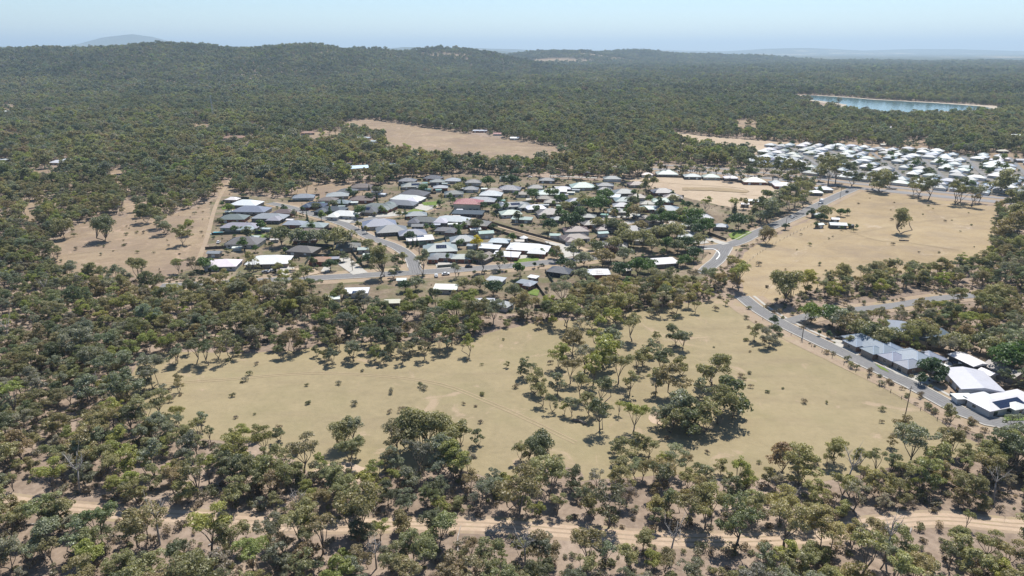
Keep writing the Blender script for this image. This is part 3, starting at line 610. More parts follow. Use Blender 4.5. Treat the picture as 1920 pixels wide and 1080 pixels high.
# larger houses along the near street on the right, built to their own plans
def at_near(x, y, z=3.0): return P(x, y, z)
d1 = np.array(P(1700, 713)) - np.array(P(1537, 632)); ST = math.atan2(d1[1], d1[0])
NEAR = 'houses beside the near street'
RB = (None, 1)
X, Y = at_near(1634, 643, 3.4); tag(house(X, Y, ST, [(0, 0, 21, 9.5), (-3.5, -4.2, 6.5, 7.5), (5.5, 4, 8, 8), (5, -4, 6, 7)], (0.20, 0.235, 0.285), RB, 'hip', 2.9, cooler=False, pitch=math.radians(26), caps=True), 'long blue-grey hip-roofed brick house along the near street', 'house', NEAR)
X, Y = at_near(1706, 669, 3.4); tag(house(X, Y, ST, [(0, 2, 14, 12), (-3.5, -5, 6.5, 8), (3.8, -4.5, 6.5, 9), (2, 8, 8, 9)], (0.225, 0.26, 0.305), RB, 'hip', 2.9, cooler=True, pitch=math.radians(26), caps=True), 'blue-grey hip-roofed brick house with wide driveway and roof cooler, beside the near street', 'house', NEAR)
X, Y = at_near(1748, 680, 2.8); tag(house(X, Y, ST, [(0, 0, 8, 6)], WHITE, ((0.5, 0.5, 0.5), 0), 'flat', 2.6, 'carport', 1), 'white flat carport roof beside the blue-grey brick house, partly behind a tree', 'carport', NEAR)
X, Y = 182.7, 248.7; tag(house(X, Y, math.radians(-75), [(0, 0, 11, 7)], WHITE, ((0.06, 0.065, 0.07), 0), 'gable', 3.2, 'shed', 1, pitch=math.radians(11)), 'white gable-roofed shed with charcoal walls behind the near houses', 'shed', NEAR)
X, Y = 173.3, 231.2; tag(house(X, Y, math.radians(80), [(0, 0, 17, 14)], (0.40, 0.42, 0.43), ((0.62, 0.64, 0.66), 0), 'gable', 2.9, cooler=False, pitch=math.radians(9)), 'wide low house with a pale zinc roof and pale walls beside the near street', 'house', NEAR)
X, Y = P(1855, 770, 2.8); X += 12 * 0.953 - 4.2 * 0.26; Y += 12 * 0.302 + 4.2 * 0.966; tag(house(X, Y, math.radians(17.6), [(0, 0, 24, 8.5), (-6, 1.5, 9, 10), (0, -3.8, 6, 5)], (0.55, 0.55, 0.545), ((0.45, 0.45, 0.45), 0), 'hip', 2.8, pitch=math.radians(15), solar=(11, 2, -7, -1)), 'bright white-roofed house with rows of solar panels at the street corner', 'house', NEAR)
X, Y = at_near(1806, 742, 2.6); tag(house(X, Y, 0.05, [(0, 0, 6, 3)], WHITE, ((0.6, 0.6, 0.6), 0), 'flat', 2.4, 'patio_shelter', 0), 'narrow white patio shelter between the zinc roof and the solar house', 'shelter', NEAR)
X, Y = at_near(1692, 616, 3.2); tag(house(X, Y, 1.15, [(0, 0, 20, 10)], (0.23, 0.245, 0.27), RB, 'hip', 2.8), 'grey-roofed brick house set among gums behind the near street', 'house', NEAR)
X, Y = at_near(1752, 630, 3.2); tag(house(X, Y, 0.75, [(0, 0, 15, 8)], (0.10, 0.12, 0.15), ((0.55, 0.47, 0.36), 0), 'gable', 2.9), 'dark gable-roofed house with a cream end wall among the gums', 'house', NEAR)
X, Y = at_near(1884, 692, 3); tag(house(X, Y, ST, [(0, 0, 12, 7)], (0.22, 0.19, 0.18), ((0.3, 0.25, 0.22), 0), 'gable', 2.7), 'brown-roofed house half hidden by trees behind the zinc roof', 'house', NEAR)
X, Y = at_near(1852, 697, 2.4); tag(house(X, Y, ST, [(0, 0, 4.5, 3.5)], WHITE, ((0.66, 0.62, 0.54), 0), 'gable', 2.2, 'shed', 0), 'little white-roofed garden shed behind the zinc-roofed house', 'shed', NEAR)
VIEWCLEAR = []
# scattered houses out in the bush
for (x, y, w, col, turn, st, lab, cat) in [
    (112, 303, 30, WHITE, -5, 'hip', 'white-roofed house hidden in the bush near the dirt clearing', 'house'), (131, 298, 24, PALE, 0, 'flat', 'pale flat roof behind the white house in the bush', 'house'), (440, 257, 40, TAN, 8, 'hip', 'large tan hip-roofed house in the bush below the mast', 'house'), (475, 257, 9, WHITE, 0, 'gable', 'tiny white shed beside the tan house in the bush', 'shed'), (529, 255, 14, WHITE, -20, 'gable', 'white-roofed shed alone in the bush east of the mast', 'shed'), (577, 248, 24, TAN, 12, 'hip', 'tan-roofed house at the edge of the upper dry field', 'house'),
    (682, 257, 24, PALE, -6, 'flat', 'pale roof among trees below the upper dry field', 'house'), (702, 264, 12, PALE, 0, 'gable', 'small pale shed below the upper dry field', 'shed'), (672, 313, 34, (0.45, 0.55, 0.68), 20, 'gable', 'light blue roof deep in the gum belt', 'house'), (729, 306, 24, PALE, -5, 'flat', 'pale roof beside the light blue roof in the gum belt', 'house'), (640, 307, 34, PALE, -4, 'flat', 'pale roof nearly lost in the gum belt', 'house'),
    (933, 250, 16, RED, 0, 'gable', 'red-roofed house at the far edge of the upper field', 'house'), (900, 244, 26, PALE, -3, 'flat', 'pale roof behind the upper field near the red roof', 'house'), (965, 258, 16, WHITE, -5, 'gable', 'white roof right of the red house at the upper field', 'house'), (848, 231, 8, WHITE, 0, 'gable', 'tiny white shed at the upper field tree line', 'shed'), (1075, 272, 20, LGREY, -6, 'gable', 'light grey roof in the gardens right of the upper field', 'house'), (1110, 276, 24, CREAM, -6, 'hip', 'cream roof in the gardens right of the upper field', 'house'), (1142, 268, 36, GREY, 8, 'hip', 'long grey roof in the gardens right of the upper field', 'house'), (1150, 280, 18, BROWN, 0, 'hip', 'brown roof in the gardens right of the upper field', 'house'), (1085, 283, 18, CREAM, 4, 'flat', 'low cream roof in the gardens right of the upper field', 'house'),
    (1641, 238, 16, WHITE, -4, 'gable', 'white roof in the bush below the lake', 'house'), (1667, 238, 14, WHITE, -4, 'gable', 'second white roof in the bush below the lake', 'house'), (1656, 270, 10, CREAM, 0, 'gable', 'small cream shed above the white estate', 'shed'), (1905, 253, 18, WHITE, -3, 'gable', 'white roof in the bush at the photo edge below the lake', 'house'), (1880, 282, 18, CREAM, -6, 'hip', 'cream roof in trees above the white estate', 'house'), (1915, 299, 20, PALE, -6, 'gable', 'pale shed at the photo edge above the estate', 'shed'), (12, 208, 10, WHITE, 0, 'gable', 'white shed by the small far clearing', 'shed'), (12, 229, 8, WHITE, 0, 'gable', 'tiny white tank shed in the bush', 'shed'), (6, 298, 22, PALE, 0, 'flat', 'pale roof at the photo edge in the bush', 'house'), (1095, 322, 20, DARK, -5, 'flat', 'dark low roof by the gum row above the suburb', 'house'), (956, 330, 14, PALE, 0, 'flat', 'pale low roof by the gum row above the suburb', 'house'),
    (1571, 419, 28, PALE, -9, 'gable', 'long pale farm shed in the straw field', 'shed'), (1566, 409, 12, WHITE, -9, 'gable', 'small white shed behind the long farm shed', 'shed'), (1531, 400, 15, PALE, 20, 'gable', 'pale roofed cottage under trees beside the straw field', 'house'), (1537, 419, 10, WHITE, 20, 'gable', 'white shed beside a bush at the field corner', 'shed'), (1412, 375, 24, WHITE, -8, 'gable', 'white-roofed shed beside the bare land and gum row', 'shed'), (1397, 381, 13, PALE, -8, 'gable', 'pale blue-grey shed next to the white shed by the bare land', 'shed'), (402, 472, 22, LGREY, -4, 'gable', 'grey barn-roofed shed beside the firebreak yards', 'shed'), (911, 437, 26, TEAL, 14, 'gable', 'tall teal-roofed shed beside the fenced lane', 'shed'), (891, 428, 18, PALE, 14, 'gable', 'pale green shed behind the teal shed', 'shed'), (979, 408, 36, PGREEN, -12, 'flat', 'long pale green open shed above the fenced lane', 'shed'), (1041, 439, 18, TEAL, -6, 'gable', 'small teal shed near the lane bend', 'shed'), (1130, 435, 18, TEAL, 14, 'gable', 'teal and white shed behind the taupe roofs', 'shed'), (626, 482, 18, LGREY, 4, 'flat', 'grey carport beside the terracotta tan house', 'carport'), (1000, 517, 14, WHITE, -28, 'flat', 'white garage roof beside the light grey house below the street', 'garage')]:
    X, Y = P(x, y, 3.2); s = ppm(x, y + 6); L = max(w / s, 4.5)
    if not (380 < x < 1600 and y > 330) and not 1040 < x < 1180: VIEWCLEAR.append((X, Y, L * .5 + 3, 8.0 * Y / CAM_H))
    tag(house(X, Y, math.radians(turn), [(0, 0, L, min(max(L * 0.55, 3.5), 12))], col, random.choice(WALLS), st, 3.6 if 'tall' in lab else 2.7, cat, 1), lab, cat, 'sheds and outlying houses')

for it in H:
    if it[1] > 495: X, Y = P(it[0], it[1], 3.0); VIEWCLEAR.append((X, Y, it[2] / ppm(it[0], it[1]) * .5, 20.0))
# the white estate: rows of small hip-roofed houses between streets
ecol = [(0.42, 0.43, 0.43), (0.34, 0.355, 0.365), (0.28, 0.30, 0.32), (0.24, 0.265, 0.285), (0.20, 0.22, 0.235), (0.165, 0.205, 0.25), (0.21, 0.235, 0.225), (0.14, 0.165, 0.19), (0.10, 0.11, 0.12), (0.40, 0.41, 0.41)]
u = np.array(P(1920, 375)) - np.array(P(1500, 328)); u /= np.linalg.norm(u); vv_ = np.array([-u[1], u[0]])
o0 = np.array(P(1500, 334)); cells = []
estreets = [r[1] for r in ROADS if r[0] == 'estate_street']
for j in range(0, 17):
    for i in range(-8, 34):
        q = o0 + u * (i * 16.2 + (j % 2) * 3 + random.uniform(-1.5, 1.5)) + vv_ * (6 + j * 18.5 + (j // 2) * 4 + random.uniform(-1, 1))
        if not inpoly(np.array([q[0]]), np.array([q[1]]), wEST)[0]: continue
        if min(dist_line(np.array([q[0]]), np.array([q[1]]), e)[0] for e in estreets) < 7.2: continue
        x_, y_, _ = to_px(q[0], q[1])
        if x_ > 1950: continue
        cells.append((j, float(x_), q))
byrow = {}
for c_ in cells: byrow.setdefault(c_[0], []).append(c_)
for j, l in byrow.items():
    l.sort(key=lambda c_: c_[1])
    for i, (_, x_, q) in enumerate(l):
        col = random.choice(ecol); L, Wd = random.uniform(11.5, 14.5), random.uniform(8.5, 10.5)
        r = house(q[0], q[1], math.atan2(u[1], u[0]) + random.choice((0, 0, math.pi / 2)) + random.uniform(-.04, .04), [(0, 0, L, Wd)], col, random.choice([((0.6, 0.58, 0.54), 0), ((0.45, 0.42, 0.38), 0), ((0.7, 0.69, 0.66), 0)]), 'hip', 2.6, 'estate_house', 1)
        nm = 'white' if col[0] > .38 else 'off-white' if col[0] > .32 else 'pale grey' if col[0] > .22 else 'bluish grey' if col[0] > .13 else 'dark grey'
        tag(r, f'{nm} roofed estate house, {nth(i)} from the left in the {nth(j)} row behind the highway', 'house', 'small houses of the white estate')

# ------------------------------------------------------------------ fences, poles, mast, cars and yard things
def fence(pxs, col, label, h=1.8, panels=False, world=None):
    pts = world or PP(pxs); r = empty('fence', (*pts[0], 0)); x0, y0 = pts[0]
    for (ax, ay), (bx, by) in zip(pts[:-1], pts[1:]):
        L = math.hypot(bx - ax, by - ay); a = math.atan2(by - ay, bx - ax)
        n = max(1, round(L / 2.4)) if panels else 1; pl = L / n
        for k in range(n):
            obj('panel', UNIT_FENCE, r, (ax - x0 + math.cos(a) * (k + .5) * pl, ay - y0 + math.sin(a) * (k + .5) * pl, 0.05), (0, 0, a), (pl - 0.03, 0.06, h - 0.05), col)
        for k in range(n + 1 if panels else 2):
            t = k / n if panels else k
            obj('post', UNIT_PAINT, r, (ax - x0 + math.cos(a) * t * L, ay - y0 + math.sin(a) * t * L, 0), (0, 0, a), (0.07, 0.09, h + 0.06), tuple(c * .8 for c in col))
        obj('rail', UNIT_PAINT, r, (ax - x0 + math.cos(a) * L / 2, ay - y0 + math.sin(a) * L / 2, h), (0, 0, a), (L, 0.08, 0.05), tuple(c * .8 for c in col))
    tag(r, label, 'fence', 'yard fences'); return r
UNIT_FENCE = U.mesh('fence_panel', M['fence'])
FD, FB, FT = (0.05, 0.065, 0.06), (0.09, 0.075, 0.065), (0.16, 0.14, 0.12)
for i, (pts, col, lab) in enumerate([
    ([(418, 404), (478, 401)], FD, 'dark green fence below the blue-grey roof beside the firebreak'), ([(410, 416), (440, 414)], FD, 'short dark fence beside the firebreak yards'), ([(397, 441), (497, 437)], FD, 'long dark green fence below the pool yard'), ([(385, 468), (458, 464)], FB, 'brown fence below the taupe roofed house'), ([(456, 447), (462, 482)], FD, 'fence running down between the yards'),
    ([(893, 411), (980, 437), (1063, 459)], FB, 'long brown paling fence along the upper side of the dirt lane'), ([(885, 418), (960, 444), (1050, 468)], FB, 'brown paling fence along the lower side of the dirt lane'), ([(905, 441), (940, 440)], FT, 'short grey fence below the teal shed'), ([(1112, 452), (1155, 474)], FT, 'grey fence beside the bare vacant lot'), ([(785, 460), (842, 448)], (0.16, 0.22, 0.17), 'green fence below the white flat-roofed house'), ([(820, 503), (858, 500)], (0.12, 0.13, 0.11), 'low dark fence in front of the brick house'),
    ([(1000, 528), (1046, 592)], FB, 'dark brown fence running down to the bush past the vacant strip'), ([(1022, 510), (1042, 540)], FD, 'dark fence beside the slate-roofed house'), ([(970, 452), (1040, 474)], FT, 'grey fence in front of the long white-roofed house'), ([(655, 468), (680, 500)], FD, 'dark fence beside the concrete drive'), ([(1002, 578), (1040, 576)], FB, 'brown fence along the back of the yard by the bush'), ([(805, 548), (812, 565)], FD, 'dark side fence beside the white roof below the street'), ([(1330, 440), (1362, 452)], FT, 'low grey wall at the lawn near the road bend'), ([(540, 379), (580, 378)], FD, 'fence behind the navy roof at the bush edge'), ([(1450, 352), (1520, 364)], FT, 'grey fence behind the houses at the cleared land'), ([(1200, 331), (1330, 335)], FB, 'dark fence along the top of the cleared land'), ([(1330, 335), (1480, 352)], FB, 'brown fence along the right top of the cleared land')]):
    fence(pts, col, lab)
fence([(1660, 645), (1700, 650), (1760, 660), (1800, 668)], FB, 'dark paling fence behind the blue-grey brick houses', panels=True)
fence([(1770, 700), (1790, 690), (1850, 690)], FD, 'dark fence between the shed and zinc-roofed house', panels=True)
fence([(1780, 742), (1810, 758), (1850, 778)], (0.06, 0.06, 0.065), 'charcoal slat fence in front of the solar house on the street', panels=True)
fence([(1815, 735), (1870, 733), (1920, 728)], FB, 'brown fence between the zinc-roofed and solar houses', panels=True)
# wire farm fence along the road side of the straw field
def post_fence(pxs, label):
    pts = spline(PP(pxs), 6.0); r = empty('wire_fence', (*pts[0], 0)); x0, y0 = pts[0]
    for k in range(len(pts)): obj('post', UNIT_TIMBER, r, (pts[k][0] - x0, pts[k][1] - y0, 0), (0, 0, 0), (0.16, 0.16, 1.35))
    for z in (0.5, 0.9, 1.2): obj('wire', MB().tube([(x - x0, y - y0, z) for x, y in pts], 0.012, 3).mesh('wire', M['steel']), r)
    tag(r, label, 'fence')
UNIT_TIMBER = U.mesh('timber_post', M['timber'])
lots = []
for o in [o for o in COL.objects if o.type == 'EMPTY' and o.get('group') == HOUSE_GROUP and o.name.startswith('house')]:
    x, y = o.location.x, o.location.y; u_, v_, _ = to_px(x, y)
    if 340 < v_ < 500 and u_ < 1340: lots.append((float(u_), float(v_), o))
lots.sort(key=lambda q: q[0])
for i, (u_, v_, o) in enumerate(lots):
    a = o.rotation_euler.z; w2 = max(c.dimensions.x for c in o.children if c.name.startswith('roof')) / 2 + 2.2; d0, d1 = -3.0, 13.0 + (i % 3) * 2
    cn = [(o.location.x + math.cos(a) * lx - math.sin(a) * ly, o.location.y + math.sin(a) * lx + math.cos(a) * ly) for lx, ly in ((-w2, d0), (-w2, d1), (w2, d1))]
    if any(min(dist_line(np.array([cx]), np.array([cy_]), rd[1])[0] - rd[2] / 2 for rd in ROADS) < 2.5 or min(math.hypot(cx - a_, cy_ - b_) - c_ for a_, b_, c_ in HOUSES) < 0.3 for cx, cy_ in cn): continue
    fence(None, [FD, FB, FT, (0.10, 0.11, 0.11)][i % 4], f'{["dark green", "brown", "grey-brown", "charcoal"][i % 4]} yard fence round the lot of the {nth(i)} suburb house from the left', world=cn)
    if i % 2 == 0:
        q = [(o.location.x + math.cos(a) * lx - math.sin(a) * ly, o.location.y + math.sin(a) * lx + math.cos(a) * ly) for lx, ly in ((w2 * .35, -6), (w2 * .35 + 4.5, -6), (w2 * .35 + 4.5, -15), (w2 * .35, -15))]
        if all(min(math.hypot(cx - a_, cy_ - b_) - c_ for a_, b_, c_ in HOUSES) > 0.8 for cx, cy_ in q): sheet('driveway', q, M['concrete'])
post_fence([(1395, 500), (1420, 478), (1470, 448), (1545, 412)], 'wire and post farm fence along the road edge of the straw field')
post_fence([(1430, 600), (1560, 672), (1690, 748), (1790, 808)], 'wire and post fence along the paddock side of the near street')

def power_pole(px, py, h, label, lamp=False):
    X, Y = P(px, py); r = empty('power_pole', (X, Y, 0), 0.4)
    obj('pole', MB().tube([(0, 0, 0), (0, 0, h)], [0.17, 0.11], 8).mesh('pole', M['timber']), r)
    obj('cross_arm', UNIT_TIMBER, r, (0, 0, h - 0.9), scl=(2.4, 0.12, 0.14))
    for dx in (-1.05, -0.4, 0.4, 1.05): obj('insulator', MB().tube([(dx, 0, h - 0.76), (dx, 0, h - 0.55)], [0.06, 0.04], 6).mesh('insulator', M['lens']), r)
    if lamp: obj('lamp_arm', MB().tube([(0, 0, h - 2), (0.5, 1.2, h - 1.3), (0.8, 2.2, h - 1.2)], 0.05, 5).mesh('lamp_arm', M['steel']), r)
    tag(r, label, 'pole', 'timber power poles')
for a in [(1697, 780, 11.5, 'power pole with lamp arm beside the near street verge', True), (1504, 634, 10.5, 'power pole on the verge at the near street junction', True), (1318, 482, 11, 'power pole beside the road bend near the big round trees'), (958, 497, 11, 'power pole on the front street by the white roofs'), (661, 508, 10, 'power pole at the end of the concrete drive on the front street'), (1473, 428, 10, 'power pole beside the connector road above the lone bush'), (1535, 385, 10, 'power pole along the connector road near the farm cottage'), (1575, 372, 10, 'power pole along the connector road near the highway'), (568, 402, 9, 'street light pole on the bend among the new houses'), (1439, 422, 10, 'power pole beside the gum row on the connector road')]: power_pole(*a)
X, Y = P(401, 229); r = empty('radio_mast', (X, Y, 0))
mh = 46.0
for k in range(3):
    a = 2 * math.pi * k / 3; obj('leg', MB().tube([(2.0 * math.cos(a), 2.0 * math.sin(a), 0), (0.7 * math.cos(a), 0.7 * math.sin(a), mh)], [0.22, 0.14], 5).mesh('leg', M['steel']), r)
for k in range(14):
    z0, z1 = mh * k / 14, mh * (k + 1) / 14; R0, R1 = 2.0 - 1.3 * k / 14, 2.0 - 1.3 * (k + 1) / 14
    for q in range(3):
        a, b_ = 2 * math.pi * q / 3, 2 * math.pi * (q + 1) / 3
        obj('brace', MB().tube([(R0 * math.cos(a), R0 * math.sin(a), z0), (R1 * math.cos(b_), R1 * math.sin(b_), z1)], 0.08, 4).mesh('brace', M['steel']), r)
for q in range(3):
    a = 2 * math.pi * q / 3 + .5; obj('antenna', UNIT_PAINT, r, (1.3 * math.cos(a), 1.3 * math.sin(a), mh - 3), (0, 0, a), (0.4, 0.3, 2.6), (0.7, 0.7, 0.7))
tag(r, 'tall grey lattice radio mast standing in the bush', 'mast')

def car_mesh():
    pr = [(-2.2, 0.35), (-2.25, 0.75), (-2.05, 0.98), (-1.55, 1.02), (1.0, 1.0), (2.0, 0.86), (2.22, 0.68), (2.22, 0.35)]
    body = MB().prism([(a, b_) for a, b_ in pr], -0.88, 0.88, 'y').mesh('body', M['paint'])
    cb = MB(); lo = [(-1.75, -.8, 1.0), (0.95, -.8, 1.0), (0.95, .8, 1.0), (-1.75, .8, 1.0)]; hi = [(-1.2, -.62, 1.47), (0.25, -.62, 1.47), (0.25, .62, 1.47), (-1.2, .62, 1.47)]
    cb.v = lo + hi; cb.f = [(0, 1, 5, 4), (1, 2, 6, 5), (2, 3, 7, 6), (3, 0, 4, 7)]
    glass = cb.mesh('windows', M['glass']); roof = MB().box(-1.2, 0.27, -.63, .63, 1.44, 1.5).mesh('roof', M['paint'])
    wh = MB().tube([(0, -0.11, 0), (0, 0.11, 0)], 0.33, 12); wh.f.append(tuple(range(11, -1, -1)))
    return body, glass, roof, wh.mesh('wheel', M['rubber']), U.mesh('headlight', M['lens'])
CM = car_mesh()
def car(px, py, deg, col, label, cat='car', s=1.0, z=0.27):
    X, Y = P(px, py); r = empty(cat, (X, Y, z), math.radians(deg)); r.scale = (s, s, s)
    obj('body', CM[0], r, col=col); obj('window', CM[1], r); obj('roof', CM[2], r, col=col)
    for x in (-1.35, 1.4):
        for y in (-.8, .8): obj('wheel', CM[3], r, (x, y, 0.33))
    for y in (-.62, .62): obj('headlight', CM[4], r, (2.19, y, 0.66), scl=(0.1, 0.35, 0.16))
    if cat == 'truck': obj('cargo_box', UNIT_PAINT, r, (-0.9, 0, 0.95), scl=(3.0, 1.8, 1.7), col=(0.8, 0.8, 0.8))
    tag(r, label, cat, 'cars and vans')
cd = math.degrees(math.atan2(P(1505, 400)[1] - P(1417, 438)[1], P(1505, 400)[0] - P(1417, 438)[0]))
CW, CG, CB = (0.75, 0.75, 0.75), (0.3, 0.31, 0.33), (0.02, 0.022, 0.03)
car(1486, 409, cd, CW, 'white car driving on the connector road'); car(1539, 382, cd + 180, CW, 'white box truck on the connector road', 'truck', 1.3); car(1588, 361, cd, CB, 'dark car near the highway end of the connector road')
for a in [(818, 519, 100, CW, 'white car parked on the drive above the white flat roof'), (836, 516, 15, CW, 'white van parked under a tree by the front street'), (879, 502, 5, CB, 'dark car parked on the front street beside the fence'), (512, 510, 8, CW, 'white car parked under gums below the white roof with solar panels'), (498, 512, 170, CG, 'grey car parked under the gums by the front street'), (1790, 683, 60, CB, 'dark car on the pale drive beside the charcoal shed'), (1737, 645, 200, CB, 'dark car by the dark gable-roofed house'), (1576, 637, 150, CB, 'dark car at the end of the long blue-grey house'), (1750, 716, 150, CG, 'grey car behind the bushes on the wide driveway'), (900, 444, 20, CW, 'white car parked beside the green-roofed yard'), (849, 456, 10, CW, 'white van in the yard below the blue-grey roof'), (994, 333, 0, CW, 'white car parked by the gum row above the suburb'), (1085, 396, 30, CW, 'white car in the court beside the taupe roof'), (1250, 425, 160, CB, 'dark car on the pale court road'), (1322, 322, 175, CW, 'white car on the highway behind the cleared land'), (433, 398, 20, CW, 'white car in the yard beside the firebreak and green lawn'), (410, 456, 100, CW, 'white car in the dry yard beside the taupe roof'), (1000, 538, 60, CG, 'grey car beside the light grey house below the street')]: car(*a)
# swimming pools
for (px, py, a, b_, lab) in [(407, 438, 3.2, 2.8, 'turquoise swimming pool beside the hedge at the firebreak')]:
    X, Y = P(px, py); r = empty('swimming_pool', (X, Y, 0.0))
    obj('coping', MB().box(-a - .5, a + .5, -b_ - .5, b_ + .5, 0, 0.5).mesh('coping', M['concrete']), r); obj('water', MB().box(-a, a, -b_, b_, 0.1, 0.52).mesh('water', M['pool']), r)
    tag(r, lab, 'pool')
X, Y = P(982, 452); r = empty('gazebo', (X, Y, 0)); g_ = MB(); n = 8
for k in range(n):
    a = 2 * math.pi * k / n; g_.v.append((3 * math.cos(a), 3 * math.sin(a), 2.4)); obj('post', UNIT_PAINT, r, (2.5 * math.cos(a), 2.5 * math.sin(a), 0), scl=(.15, .15, 2.5), col=CW)
g_.v.append((0, 0, 3.9)); g_.f = [(k, (k + 1) % n, n) for k in range(n)]
obj('roof', g_.mesh('roof', M['roof']), r, col=WHITE); tag(r, 'round white gazebo behind the long white-roofed house', 'gazebo')
X, Y = P(1596, 428); r = empty('water_tank', (X, Y, 0)); obj('body', MB().tube([(0, 0, 0), (0, 0, 2.6)], 1.8, 16).mesh('body', M['paint']), r, col=(0.05, 0.055, 0.06)); obj('lid', MB().tube([(0, 0, 2.6), (0, 0, 3.0)], [1.8, 0.3], 16).mesh('lid', M['paint']), r, col=(0.05, 0.055, 0.06)); tag(r, 'dark round water tank at the end of the farm shed', 'water tank')
X, Y = P(1088, 792); tag(obj('fallen_log', MB().tube([(-2.5, 1, .5), (0, 0, .5), (2.2, -1.8, .45)], [.5, .45, .3], 8).mesh('fallen_log', M['bark']), None, (X, Y, 0)), 'dark fallen log lying in the dry paddock', 'log')
X, Y = P(1695, 452); tag(obj('fallen_log', MB().tube([(-3, .3, .5), (0, 0, .5), (2.8, -.5, .45)], [.55, .5, .35], 8).mesh('fallen_log', M['bark']), None, (X, Y, 0)), 'dark fallen log near the lone tree in the straw field', 'log')

# ------------------------------------------------------------------ trees
def leaf_quads(rg, centres, radii, n, size, up=-0.35, jit=0.75):
    """n small leaf sprays spread over the skins of the clumps"""
    centres = np.asarray(centres, float); radii = np.asarray(radii, float)
    wts = radii[:, 0] * radii[:, 0] + radii[:, 0] * radii[:, 2]; ci = rg.choice(len(centres), n, p=wts / wts.sum())
    d = rg.normal(size=(n, 3)); d /= np.linalg.norm(d, axis=1)[:, None]
    low = d[:, 2] < up; d[low, 2] *= -1
    rad = 0.55 + 0.5 * rg.random(n) ** 0.6
    p = centres[ci] + d * radii[ci] * rad[:, None]
    nrm = d / radii[ci]; nrm /= np.linalg.norm(nrm, axis=1)[:, None]
    nrm = nrm + rg.normal(size=(n, 3)) * jit * 0.6; nrm /= np.linalg.norm(nrm, axis=1)[:, None]
    t = np.cross(nrm, rg.normal(size=(n, 3))); t /= np.linalg.norm(t, axis=1)[:, None]; b = np.cross(nrm, t)
    s = size * (0.6 + 0.8 * rg.random(n)); ra = 0.55 + 0.35 * rg.random(n)
    t *= s[:, None] * 0.5; b *= (s * ra)[:, None] * 0.5
    droop = nrm * (s * 0.12)[:, None]
    v = np.stack([p - t - b * 0.6 - droop, p + t * 0.2 - b, p + t + b * 0.5 - droop, p - t * 0.3 + b], 1).reshape(-1, 3)
    return v, np.arange(n * 4).reshape(-1, 4)

